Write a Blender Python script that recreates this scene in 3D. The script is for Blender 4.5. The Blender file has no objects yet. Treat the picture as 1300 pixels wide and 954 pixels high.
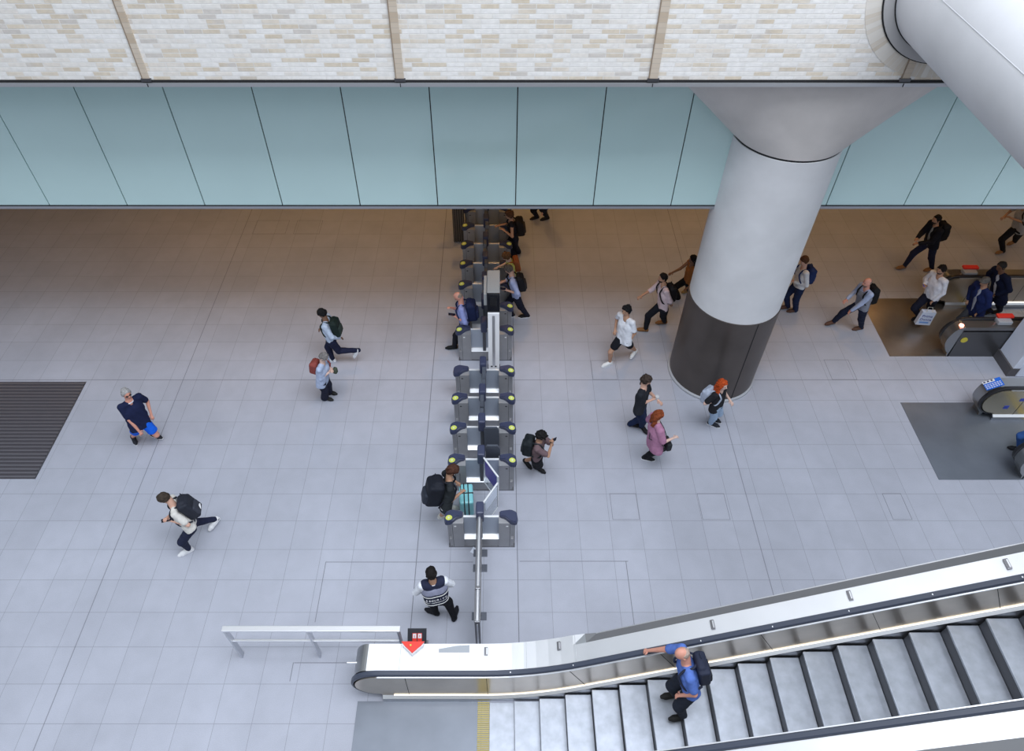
import bpy, bmesh, math, random
import numpy as np
from mathutils import Vector, Matrix, Quaternion
random.seed(7); np.random.seed(7)
SC = bpy.context.scene
COL = SC.collection
PI = math.pi

# ------------------------------------------------------------------ camera
CAM_H = 12.4; F = 902.6; U0 = 634.0; V0 = 433.0; TH = math.radians(46.3)
SN, CS = math.sin(TH), math.cos(TH)
cd = bpy.data.cameras.new('camera'); cam = bpy.data.objects.new('camera', cd); COL.objects.link(cam)
cam.location = (0, 0, CAM_H); cam.rotation_euler = (PI/2 - TH, 0, 0)
cd.sensor_fit = 'HORIZONTAL'; cd.sensor_width = 36; cd.lens = F/1300*36
cd.shift_x = (650-U0)/1300; cd.shift_y = -(477-V0)/1300
cd.clip_start = .05; cd.clip_end = 300
SC.camera = cam

def at(u, v, z=0.0):
    "the point at height z seen at a place of the photograph (measuring only)"
    t = (CAM_H-z)/(F*SN-(V0-v)*CS)
    return Vector(((u-U0)*t, ((V0-v)*SN+F*CS)*t, z))
def aty(u, v, y):
    t = y/((V0-v)*SN+F*CS)
    return Vector(((u-U0)*t, y, CAM_H-t*(F*SN-(V0-v)*CS)))

# ------------------------------------------------------------------ tags
def thing(name, label, cat, loc=(0,0,0), rz=0, group=None):
    o = bpy.data.objects.new(name, None); COL.objects.link(o); o.empty_display_size = .2
    o.location = loc; o.rotation_euler = (0,0,rz); o['label'] = label; o['category'] = cat
    if group: o['group'] = group
    return o
def tag(o, label, cat, group=None):
    o['label'] = label; o['category'] = cat
    if group: o['group'] = group
    return o
def struct(o):
    o['kind'] = 'structure'; return o

# ------------------------------------------------------------------ materials
M = {}
def mat(name, col, rough=.6, metal=0., spec=.5, emit=None, es=0., bump=0., bscale=40., var=0., vscale=6., coat=0., sheen=0., alpha=None, trans=0.):
    if name in M: return M[name]
    m = bpy.data.materials.new(name); m.use_nodes = True; nt = m.node_tree; N = nt.nodes; L = nt.links
    b = N['Principled BSDF']
    b.inputs['Base Color'].default_value = (*col, 1); b.inputs['Roughness'].default_value = rough
    b.inputs['Metallic'].default_value = metal; b.inputs['Specular IOR Level'].default_value = spec
    b.inputs['Coat Weight'].default_value = coat; b.inputs['Coat Roughness'].default_value = .05
    if trans: b.inputs['Transmission Weight'].default_value = trans
    if emit: b.inputs['Emission Color'].default_value = (*emit, 1); b.inputs['Emission Strength'].default_value = es
    tc = N.new('ShaderNodeTexCoord')
    if var > 0:
        n = N.new('ShaderNodeTexNoise'); n.inputs['Scale'].default_value = vscale; n.inputs['Detail'].default_value = 5
        L.new(tc.outputs['Object'], n.inputs['Vector'])
        r = N.new('ShaderNodeMapRange'); r.inputs[1].default_value = .3; r.inputs[2].default_value = .7
        r.inputs[3].default_value = 1-var; r.inputs[4].default_value = 1+var
        L.new(n.outputs['Fac'], r.inputs[0])
        v = N.new('ShaderNodeVectorMath'); v.operation = 'SCALE'; v.inputs[0].default_value = col
        L.new(r.outputs[0], v.inputs['Scale']); L.new(v.outputs[0], b.inputs['Base Color'])
    if bump > 0:
        n = N.new('ShaderNodeTexNoise'); n.inputs['Scale'].default_value = bscale; n.inputs['Detail'].default_value = 4
        L.new(tc.outputs['Object'], n.inputs['Vector'])
        bp = N.new('ShaderNodeBump'); bp.inputs['Strength'].default_value = bump; bp.inputs['Distance'].default_value = .01
        L.new(n.outputs['Fac'], bp.inputs['Height']); L.new(bp.outputs[0], b.inputs['Normal'])
    M[name] = m
    return m
def fab(name, col, rough=.9):
    return mat('fabric_'+name, col, rough, spec=.2, var=.12, vscale=14, bump=.35, bscale=22)

class NB:
    "tiny node maths helper"
    def __init__(s, m): s.t = m.node_tree; s.N = s.t.nodes; s.L = s.t.links
    def put(s, inp, v):
        if hasattr(v, 'is_linked') or hasattr(v, 'links'): s.L.new(v, inp)
        else: inp.default_value = v
    def m(s, op, a, b=0.0, c=0.0):
        n = s.N.new('ShaderNodeMath'); n.operation = op
        s.put(n.inputs[0], a); s.put(n.inputs[1], b); s.put(n.inputs[2], c); return n.outputs[0]
    def mix(s, fac, a, b):
        n = s.N.new('ShaderNodeMix'); n.data_type = 'RGBA'; s.put(n.inputs[0], fac); s.put(n.inputs[6], a); s.put(n.inputs[7], b); return n.outputs[2]
    def scale(s, col, f):
        n = s.N.new('ShaderNodeVectorMath'); n.operation = 'SCALE'; s.put(n.inputs[0], col); s.put(n.inputs['Scale'], f); return n.outputs[0]
    def noise(s, vec, sc, det=4, dist=0):
        n = s.N.new('ShaderNodeTexNoise'); n.inputs['Scale'].default_value = sc; n.inputs['Detail'].default_value = det; n.inputs['Distortion'].default_value = dist
        if vec is not None: s.L.new(vec, n.inputs['Vector'])
        return n.outputs['Fac']
    def rng(s, v, a, b, c, d):
        n = s.N.new('ShaderNodeMapRange'); s.put(n.inputs[0], v)
        for i, x in enumerate((a, b, c, d)): n.inputs[i+1].default_value = x
        return n.outputs[0]
    def comb(s, x, y, z=0.):
        n = s.N.new('ShaderNodeCombineXYZ'); s.put(n.inputs[0], x); s.put(n.inputs[1], y); s.put(n.inputs[2], z); return n.outputs[0]
    def white(s, vec):
        n = s.N.new('ShaderNodeTexWhiteNoise'); s.L.new(vec, n.inputs['Vector']); return n.outputs['Value']

def floor_mat():
    m = bpy.data.materials.new('granite_paving'); m.use_nodes = True; k = NB(m); b = k.N['Principled BSDF']
    g = k.N.new('ShaderNodeNewGeometry'); sp = k.N.new('ShaderNodeSeparateXYZ'); k.L.new(g.outputs['Position'], sp.inputs[0])
    x, y = sp.outputs[0], sp.outputs[1]
    xs = k.m('SUBTRACT', x, .337); ys = k.m('SUBTRACT', y, 10.61)
    # the left half of the hall is set out from its own seam
    left = k.m('LESS_THAN', x, -1.545)
    xs = k.m('ADD', xs, k.m('MULTIPLY', left, .337+1.545))
    cx = k.m('DIVIDE', xs, .6)
    mid = k.m('MULTIPLY', k.m('GREATER_THAN', x, -1.545), k.m('LESS_THAN', x, .337))
    cx = k.m('ADD', cx, k.m('MULTIPLY', mid, k.m('SUBTRACT', k.m('DIVIDE', k.m('ADD', x, 1.545), .6273), cx))); cy = k.m('DIVIDE', ys, .6)
    def line(c, w):
        f = k.m('FRACT', c); d = k.m('MINIMUM', f, k.m('SUBTRACT', 1., f))
        return k.m('LESS_THAN', d, w/.6)
    j = k.m('MAXIMUM', line(cx, .0042), line(cy, .0042))
    seam = None
    for s in (-7.25, -1.545, .337, 4.93):
        a = k.m('LESS_THAN', k.m('ABSOLUTE', k.m('SUBTRACT', x, s)), .0085); seam = a if seam is None else k.m('MAXIMUM', seam, a)
    for s in (10.61,):
        a = k.m('LESS_THAN', k.m('ABSOLUTE', k.m('SUBTRACT', y, s)), .0075); seam = k.m('MAXIMUM', seam, a)
    wn = k.white(k.comb(k.m('FLOOR', cx), k.m('FLOOR', cy)))
    pos = g.outputs['Position']
    n1 = k.noise(pos, 90, 3); n2 = k.noise(pos, .55, 5, .6); n3 = k.noise(pos, 3.2, 6, .3)
    f = k.m('MULTIPLY', k.rng(wn, 0, 1, .975, 1.03), k.rng(n1, .3, .7, .93, 1.07))
    f = k.m('MULTIPLY', f, k.rng(n2, .3, .7, .93, 1.05)); f = k.m('MULTIPLY', f, k.rng(n3, .3, .7, .965, 1.03))
    base = k.scale((.415, .428, .495), f)
    base = k.mix(k.m('MULTIPLY', j, .55), base, (.16, .165, .19, 1)); base = k.mix(k.m('MULTIPLY', seam, .55), base, (.10, .10, .12, 1))
    k.L.new(base, b.inputs['Base Color']); b.inputs['Roughness'].default_value = .55; b.inputs['Specular IOR Level'].default_value = .35
    return m
def brick_mat():
    m = bpy.data.materials.new('pale_brick'); m.use_nodes = True; k = NB(m); b = k.N['Principled BSDF']
    g = k.N.new('ShaderNodeNewGeometry'); sp = k.N.new('ShaderNodeSeparateXYZ'); k.L.new(g.outputs['Position'], sp.inputs[0])
    v = k.comb(sp.outputs[0], sp.outputs[2])
    t = k.N.new('ShaderNodeTexBrick'); k.L.new(v, t.inputs['Vector'])
    for n_, val in (('Scale', 1.), ('Mortar Size', .006), ('Mortar Smooth', .3), ('Bias', 0.), ('Brick Width', .245), ('Row Height', .066)): t.inputs[n_].default_value = val
    t.inputs['Color1'].default_value = (0,0,0,1); t.inputs['Color2'].default_value = (1,1,1,1); t.inputs['Mortar'].default_value = (0,0,0,1)
    t.offset = .37; t.offset_frequency = 3
    cl = k.noise(g.outputs['Position'], .9, 3)
    val = k.m('ADD', t.outputs['Color'], k.rng(cl, .3, .7, -.2, .17))
    r = k.N.new('ShaderNodeValToRGB'); k.L.new(val, r.inputs[0]); r.color_ramp.interpolation = 'LINEAR'
    e = r.color_ramp.elements; e[0].position = 0; e[0].color = (.93,.905,.88,1); e[1].position = .42; e[1].color = (.89,.86,.82,1)
    for p, c in ((.62, (.86,.80,.73,1)), (.76, (.80,.71,.59,1)), (.9, (.74,.64,.51,1)), (1., (.70,.65,.60,1))):
        q = e.new(p); q.color = c
    fine = k.noise(g.outputs['Position'], 14, 5)
    colr = k.scale(r.outputs[0], k.rng(fine, .3, .7, .93, 1.06))
    colr = k.mix(t.outputs['Fac'], colr, (.86,.83,.79,1))
    k.L.new(colr, b.inputs['Base Color']); b.inputs['Roughness'].default_value = .9; b.inputs['Specular IOR Level'].default_value = .2
    bp = k.N.new('ShaderNodeBump'); bp.inputs['Strength'].default_value = .5; bp.inputs['Distance'].default_value = .01
    k.L.new(k.m('SUBTRACT', fine, k.m('MULTIPLY', t.outputs['Fac'], .6)), bp.inputs['Height']); k.L.new(bp.outputs[0], b.inputs['Normal'])
    return m
def soldier_mat(radial=None):
    m = bpy.data.materials.new('tan_brick'); m.use_nodes = True; k = NB(m); b = k.N['Principled BSDF']
    g = k.N.new('ShaderNodeNewGeometry'); sp = k.N.new('ShaderNodeSeparateXYZ'); k.L.new(g.outputs['Position'], sp.inputs[0])
    if radial:
        a = k.m('ARCTAN2', k.m('SUBTRACT', sp.outputs[2], radial[1]), k.m('SUBTRACT', sp.outputs[0], radial[0])); c = k.m('MULTIPLY', a, 17.)
    else: c = k.m('DIVIDE', sp.outputs[2], .07)
    wn = k.white(k.comb(k.m('FLOOR', c), 3.0)); f = k.m('FRACT', c); j = k.m('LESS_THAN', f, .09)
    base = k.mix(wn, (.55,.44,.33,1) if not radial else (.68,.60,.50,1), (.66,.57,.47,1) if not radial else (.80,.76,.70,1))
    base = k.mix(j, base, (.5,.43,.36,1) if not radial else (.76,.73,.69,1))
    k.L.new(base, b.inputs['Base Color']); b.inputs['Roughness'].default_value = .9
    return m
M['floor'] = floor_mat(); M['brick'] = brick_mat(); M['soldier'] = soldier_mat(); M['radial'] = soldier_mat((6.05, 8.96))
concrete = mat('concrete', (.76,.76,.775), .7, spec=.3, var=.07, vscale=1.4, bump=.15, bscale=5)
concrete_beam = mat('smooth_concrete', (.66,.67,.70), .65, spec=.3, var=.06, vscale=1.1, bump=.12, bscale=6)
concrete_cap = mat('capital_concrete', (.74,.695,.665), .75, spec=.3, var=.08, vscale=1.6, bump=.15, bscale=5)
cladding = mat('bronze_cladding', (.105,.088,.080), .40, metal=.55, spec=.5, var=.12, vscale=1.5)
glassp = mat('teal_back_painted_glass', (.60,.80,.79), .12, spec=.5, coat=.3, var=.03, vscale=.5)
joint = mat('black_gap', (.012,.012,.014), .7)
steel = mat('stainless_steel', (.62,.63,.66), .32, metal=1., var=.05, vscale=3)
steel_deck = mat('satin_steel_deck', (.80,.81,.84), .42, metal=.85, var=.03, vscale=2)
steel_dark = mat('dark_steel', (.22,.22,.235), .35, metal=.9)
steel_warm = mat('warm_steel', (.60,.535,.46), .28, metal=.9, var=.08, vscale=2.2)
alum = mat('aluminium_trim', (.78,.79,.82), .35, metal=.8)
gate_body = mat('gate_grey_steel', (.34,.34,.355), .45, metal=.35, var=.05, vscale=5)
gate_panel = mat('gate_blue_grey_panel', (.42,.47,.56), .35, metal=.15)
gate_navy = mat('gate_navy_plastic', (.042,.05,.10), .45, coat=.1)
gate_white = mat('bright_steel_edge', (.86,.87,.90), .4, metal=.3)
yellow = mat('yellow_reader_disc', (.55,.60,.10), .5)
paddle_dark = mat('paddle_slate', (.075,.085,.11), .5)
purple = mat('paddle_violet_sign', (.075,.05,.33), .4)
black = mat('black_plastic', (.012,.012,.014), .4)
rubber = mat('handrail_rubber', (.045,.055,.085), .38, spec=.6)
rubber_black = mat('handrail_black_rubber', (.02,.02,.024), .35)
red = mat('red_plastic', (.80,.045,.03), .45)
white = mat('white_plastic', (.80,.80,.82), .45)
blue_sign = mat('blue_sign', (.02,.16,.72), .4)
led = mat('led_strip', (1,.95,.85), .5, emit=(1,.9,.74), es=1.6)
plate_warm = mat('landing_plate_warm', (.38,.33,.285), .28, metal=.8, var=.14, vscale=1.3)
plate_cool = mat('landing_plate_grey', (.20,.22,.26), .42, metal=.5, var=.10, vscale=1.6)
step_mat = mat('step_aluminium', (.42,.45,.51), .45, metal=.5, var=.12, vscale=7)
step_riser = mat('step_riser_dark', (.10,.105,.12), .5, metal=.4)

# ------------------------------------------------------------------ geometry helpers
def mesh_obj(name, verts, faces, m, parent=None, smooth=False, mats=None, fm=None):
    me = bpy.data.meshes.new(name)
    me.from_pydata([tuple(map(float, v)) for v in verts], [], [tuple(int(i) for i in f) for f in faces])
    for mm in (mats or [m]): me.materials.append(mm)
    if fm is not None: me.polygons.foreach_set('material_index', np.array(fm, dtype=np.int32))
    if smooth: me.polygons.foreach_set('use_smooth', np.ones(len(me.polygons), dtype=bool))
    me.update()
    o = bpy.data.objects.new(name, me); COL.objects.link(o)
    if parent: o.parent = parent
    return o
class MB:
    "collects shapes, then links them as ONE mesh"
    def __init__(s): s.v = []; s.f = []
    def add(s, v, f):
        n = len(s.v); s.v += [tuple(p) for p in v]; s.f += [tuple(i+n for i in q) for q in f]; return s
    def box(s, x0, x1, y0, y1, z0, z1, bev=0., mtx=None):
        bm = bmesh.new(); bmesh.ops.create_cube(bm, size=1)
        for v in bm.verts:
            v.co = Vector(((x0+x1)/2+v.co.x*(x1-x0), (y0+y1)/2+v.co.y*(y1-y0), (z0+z1)/2+v.co.z*(z1-z0)))
        if bev > 0:
            bev = min(bev, .45*min(abs(x1-x0), abs(y1-y0), abs(z1-z0)))
            bmesh.ops.bevel(bm, geom=bm.edges[:], offset=bev, segments=2, affect='EDGES', profile=.6)
        if mtx is not None: bm.transform(mtx)
        return s.bm(bm)
    def bm(s, bm):
        bm.verts.ensure_lookup_table(); bm.verts.index_update()
        s.add([v.co.copy() for v in bm.verts], [[v.index for v in f.verts] for f in bm.faces]); bm.free(); return s
    def prism(s, pts, axis, a, b, mtx=None):
        "pts: 2D outline; axis: the extruded direction x/y/z"
        def P(p, h):
            q = {'x': (h, p[0], p[1]), 'y': (p[0], h, p[1]), 'z': (p[0], p[1], h)}[axis]
            q = Vector(q); return mtx @ q if mtx is not None else q
        n = len(pts)
        return s.add([P(p, a) for p in pts]+[P(p, b) for p in pts],
                     [list(range(n))[::-1], list(range(n, 2*n))]+[(i, (i+1) % n, n+(i+1) % n, n+i) for i in range(n)])
    def tube(s, pts, r, seg=10, cap=True, flat=1.):
        pts = [Vector(p) for p in pts]; n = len(pts); rs = r if isinstance(r, (list, tuple)) else [r]*n
        V = []; up = None
        for i, p in enumerate(pts):
            t = (pts[min(i+1, n-1)]-pts[max(i-1, 0)]).normalized()
            if up is None: up = Vector((0,0,1)) if abs(t.z) < .9 else Vector((1,0,0))
            a = t.cross(up).normalized(); b_ = a.cross(t).normalized(); up = b_
            for k in range(seg):
                w = 2*PI*k/seg; V.append(p+a*(math.cos(w)*rs[i])+b_*(math.sin(w)*rs[i]*flat))
        Fc = [(i*seg+k, i*seg+(k+1) % seg, (i+1)*seg+(k+1) % seg, (i+1)*seg+k) for i in range(n-1) for k in range(seg)]
        if cap: Fc += [tuple(range(seg))[::-1], tuple((n-1)*seg+k for k in range(seg))]
        return s.add(V, Fc)
    def sweep(s, path, sec):
        "path: list of (x,z); sec: closed list of (y,dz): swept with vertical sections"
        n = len(sec); V = [(x, y, z+dz) for (x, z) in path for (y, dz) in sec]
        Fc = [(i*n+k, (i+1)*n+k, (i+1)*n+(k+1) % n, i*n+(k+1) % n) for i in range(len(path)-1) for k in range(n)]
        Fc += [tuple(range(n)), tuple((len(path)-1)*n+k for k in range(n))[::-1]]
        return s.add(V, Fc)
    def build(s, name, m, parent=None, smooth=False):
        o = mesh_obj(name, s.v, s.f, m, parent, smooth)
        bm = bmesh.new(); bm.from_mesh(o.data); bmesh.ops.recalc_face_normals(bm, faces=bm.faces); bm.to_mesh(o.data); bm.free()
        if smooth:
            try: o.data.set_sharp_from_angle(angle=math.radians(38))
            except Exception: pass
        return o
def lathe(name, prof, m, parent=None, seg=64, sx=None, centre=(0,0)):
    "prof: list of (rx, ry, z, oy)"
    V = []; n = len(prof)
    for (rx, ry, z, oy) in prof:
        for k in range(seg):
            a = 2*PI*k/seg; V.append((centre[0]+rx*math.cos(a), centre[1]+oy+ry*math.sin(a), z))
    Fc = [(i*seg+k, i*seg+(k+1) % seg, (i+1)*seg+(k+1) % seg, (i+1)*seg+k) for i in range(n-1) for k in range(seg)]
    Fc += [tuple(range(seg))[::-1], tuple((n-1)*seg+k for k in range(seg))]
    o = mesh_obj(name, V, Fc, m, parent, True)
    o.data.set_sharp_from_angle(angle=math.radians(40)); return o
def text(name, s, size, mtx, m, parent=None, ext=.002, align='CENTER'):
    c = bpy.data.curves.new('t', 'FONT'); c.body = s; c.size = size; c.extrude = ext; c.align_x = align; c.align_y = 'CENTER'
    t = bpy.data.objects.new('t', c); COL.objects.link(t)
    bpy.context.view_layer.update()
    me = bpy.data.meshes.new_from_object(t.evaluated_get(bpy.context.evaluated_depsgraph_get()))
    bpy.data.objects.remove(t); me.transform(mtx); me.materials.clear(); me.materials.append(m); me.name = name
    o = bpy.data.objects.new(name, me); COL.objects.link(o); o.parent = parent; return o

# ------------------------------------------------------------------ setting
YB, ZB = 9.65, 7.66          # brick face and its lower edge
YG, ZG = 10.87, 4.62         # glass fascia and the soffit behind it
struct(MB().box(-20, 20, -1.5, 26, -.3, 0).build('floor', M['floor']))
struct(MB().box(-20, 20, 26, 26.3, 0, 5.2).build('wall_back', concrete))
struct(MB().box(-20.3, -20, -1.5, 26.3, 0, 5.2).build('wall_left', concrete))
struct(MB().box(20, 20.3, -1.5, 26.3, 0, 5.2).build('wall_right', concrete))
struct(MB().box(-20, 20, YG+.09, 26, ZG, ZG+.4).build('ceiling', mat('soffit', (.22,.18,.14), .7)))
# brick wall with the hole for the round strut
def brick_wall():
    cx, cz, R = 6.05, 8.96, 1.05
    seg = 48; x0, x1, z0, z1 = -20., 20., ZB, 19.
    bm = bmesh.new()
    for y in (YB, YB+.5):
        outer = [bm.verts.new(p) for p in ((x0, y, z0), (x1, y, z0), (x1, y, z1), (x0, y, z1))]
        inner = [bm.verts.new((cx+R*math.cos(2*PI*k/seg), y, cz+R*math.sin(2*PI*k/seg))) for k in range(seg)]
        ed = [bm.edges.new((outer[i], outer[(i+1) % 4])) for i in range(4)]+[bm.edges.new((inner[i], inner[(i+1) % seg])) for i in range(seg)]
        bmesh.ops.triangle_fill(bm, edges=ed, use_beauty=True)
        if y == YB: a = (outer, inner)
        else: b = (outer, inner)
    for (p, q) in ((a[0], b[0]), (a[1], b[1])):
        n = len(p)
        for i in range(n): bm.faces.new((p[i], p[(i+1) % n], q[(i+1) % n], q[i]))
    bmesh.ops.recalc_face_normals(bm, faces=bm.faces)
    me = bpy.data.meshes.new('wall_front'); bm.to_mesh(me); bm.free(); me.materials.append(M['brick'])
    o = bpy.data.objects.new('wall_front', me); COL.objects.link(o); return struct(o)
brick_wall()
# radial brick course round the hole
def ring(name, r0, r1, y0, y1, m, cx=6.05, cz=8.96, seg=72):
    V = []; Fc = []
    for (r, y) in ((r0, y0), (r1, y0), (r1, y1), (r0, y1)):
        V += [(cx+r*math.cos(2*PI*k/seg), y, cz+r*math.sin(2*PI*k/seg)) for k in range(seg)]
    for s_ in range(4):
        Fc += [(s_*seg+k, s_*seg+(k+1) % seg, ((s_+1) % 4)*seg+(k+1) % seg, ((s_+1) % 4)*seg+k) for k in range(seg)]
    b_ = MB(); b_.add(V, Fc); return b_.build(name, m, None, True)
struct(ring('trim_1', 1.055, 1.26, YB-.006, YB+.1, M['radial']))
struct(ring('trim_2', 1.04, 1.056, YB-.02, YB+.1, joint))
struct(ring('trim_3', .905, 1.04, YB-.035, YB+.1, mat('cuff_grey', (.50,.49,.49), .55, metal=.1)))
struct(ring('trim_4', .885, .907, YB-.05, YB+.1, joint))
# slab edge under the brick: thin black gap, then a pale metal edge
struct(MB().box(-20, 20, YB-.012, YB+.3, ZB-.035, ZB+.008).build('trim_5', joint))
struct(MB().box(-20, 20, YB-.03, YB+.55, ZB-.085, ZB-.03).build('trim_6', alum))
struct(MB().box(-20, 20, YB+.02, YG+.3, ZB-.10, ZB-.02).build('soffit_upper', mat('upper_soffit', (.8,.8,.8), .8)))
bpy.data.objects['soffit_upper'].name = 'ceiling_upper'
n = 7
for u, w in ((185.5, .10), (507.8, .115), (829.3, .125), (1149, .115), (-137, .10)):
    p = aty(u, 99, YB)
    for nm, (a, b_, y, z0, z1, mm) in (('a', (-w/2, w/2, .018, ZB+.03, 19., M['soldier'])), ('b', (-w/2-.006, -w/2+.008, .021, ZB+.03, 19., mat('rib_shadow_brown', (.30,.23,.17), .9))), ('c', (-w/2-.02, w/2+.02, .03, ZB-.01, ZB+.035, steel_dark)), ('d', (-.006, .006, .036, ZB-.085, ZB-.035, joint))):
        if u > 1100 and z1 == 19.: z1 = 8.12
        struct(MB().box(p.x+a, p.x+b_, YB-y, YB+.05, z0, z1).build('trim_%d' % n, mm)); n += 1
# the teal glass fascia: one pane between each pair of joints
seam_x = [aty(u, 263, YG).x for u in (457.7, 654.4)]
gw = seam_x[1]-seam_x[0]; gw /= 2
x = seam_x[1]-14*gw; k = 1
while x < 20:
    struct(MB().box(max(x, -20)+.009, min(x+gw, 20)-.009, YG, YG+.03, ZG+.03, ZB-.02, .002).build('window_%d' % k, glassp)); k += 1; x += gw
struct(MB().box(-20, 20, YG+.035, YG+.09, ZG, ZB-.02).build('trim_%d' % n, joint)); n += 1
struct(MB().box(-20, 20, YG-.012, YG+.10, ZG-.045, ZG+.012).build('trim_%d' % n, mat('fascia_edge_metal', (.42,.43,.46), .4, metal=.6))); n += 1
struct(MB().box(-20, 20, YG-.006, YG+.10, ZG+.012, ZG+.035).build('trim_%d' % n, joint)); n += 1
# access covers let into the paving: thin dark outlines
def cover(u0, v0, u1, v1):
    global n
    a = at(u0, v0); b_ = at(u1, v1); w = .0045
    x0, x1 = sorted((a.x, b_.x)); y0, y1 = sorted((a.y, b_.y)); q = MB()
    q.box(x0-w, x1+w, y0-w, y0+w, -.01, .0015).box(x0-w, x1+w, y1-w, y1+w, -.01, .0015).box(x0-w, x0+w, y0+w, y1-w, -.01, .0015).box(x1-w, x1+w, y0+w, y1-w, -.01, .0015)
    struct(q.build('trim_%d' % n, mat('cover_joint', (.20,.205,.235), .7))); n += 1
for c in ((1046,457,1088,482), (750,458,784,482), (774,627,812,660), (885,627,927,660), (1120,627,1158,660), (327,280,362,297), (378,280,405,297)): cover(*c)
for (a, b_) in (((660,713),(797,713)), ((797,713),(806,800)), ((414,714),(600,714)), ((414,714),(400,790)), ((374,842),(446,842)), ((374,842),(368,865))):
    p, q = at(*a), at(*b_); w = .006
    struct(MB().box(min(p.x,q.x)-w, max(p.x,q.x)+w if a[1] == b_[1] else min(p.x,q.x)+w, min(p.y,q.y)-w, max(p.y,q.y)+w if a[1] != b_[1] else min(p.y,q.y)+w, -.01, .0015).build('trim_%d' % n, M['cover_joint'])); n += 1

# ---- floor grating at the left
gr = thing('floor_grating', 'dark slatted floor grating let into the paving at the left edge', 'grating', (-11, 9.25, 0))
gx0, gx1, gy0, gy1 = -12.6, -9.44, 7.96, 10.55
MB().box(gx0+11, gx1+11, gy0-9.25, gy1-9.25, -.008, .004).build('tray', mat('grating_tray', (.055,.05,.06), .7), gr)
q = MB(); y = gy0+.03
while y < gy1-.02:
    q.box(gx0+11, gx1+10.985, y-9.25, y-9.25+.042, .004, .016); y += .092
q.build('slats', mat('grating_slats', (.22,.21,.235), .45, metal=.6), gr)
MB().box(gx1+10.985, gx1+11, gy0-9.25, gy1-9.25, -.008, .014).build('rim', steel_dark, gr)

# ---- big round column
COLX, COLY = 4.90, 10.92
c = thing('round_column', 'huge round concrete column with a bronze clad foot and a flared top', 'column', (COLX, COLY, 0))
lathe('base_ring', [(.985,.985,0,0), (.985,.985,.05,0), (.97,.97,.06,0), (.95,.95,.07,0)], mat('base_ring_grey', (.40,.41,.44), .6), c)
lathe('foot_cladding', [(.945,.945,0,0), (.945,.945,2.40,0), (.93,.93,2.405,0)], cladding, c)
lathe('shaft', [(.93,.93,2.38,0), (.93,.93,6.085,0), (.905,.905,6.09,0)], concrete, c)
lathe('shadow_joint', [(.915,.915,6.07,0), (.915,.915,6.15,0)], joint, c)
pr = []
for i in range(15):
    t = i/14; z = 6.13+t*1.42; rx = .93+.0+1.42*(t**.92)+.25*t*t; ry = .93+.36*t
    pr.append((rx, ry, z, .12*t))
lathe('flared_capital', pr, concrete_cap, c, seg=96)
q = MB()
a0 = -PI/2+.28
q.box(.94*math.cos(a0)-.006, .94*math.cos(a0)+.006, .94*math.sin(a0)-.012, .94*math.sin(a0)+.03, .07, 2.4)
q.build('cladding_joint', joint, c)

# ---- round strut out of the brick wall
st = thing('round_strut', 'wide round pale concrete beam coming out of the brick wall at the top right', 'beam', (6.05, 4.2, 8.96))
seg = 96; V = []; Fc = []; ys = [-6.5, -3, 0, 3, 5.6]
for y in ys: V += [(.895*math.cos(2*PI*k/seg), y, .895*math.sin(2*PI*k/seg)) for k in range(seg)]
Fc = [(i*seg+k, i*seg+(k+1) % seg, (i+1)*seg+(k+1) % seg, (i+1)*seg+k) for i in range(len(ys)-1) for k in range(seg)]+[tuple(range(seg)), tuple((len(ys)-1)*seg+k for k in range(seg))]
MB().add(V, Fc).build('beam_body', concrete_beam, st, True)
a = math.radians(168)
MB().tube([(.896*math.cos(a), y, .896*math.sin(a)) for y in (-6.4, 0, 5.4)], .005, 6).build('mould_seam', mat('mould_seam_grey', (.50,.51,.54), .8), st)

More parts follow.
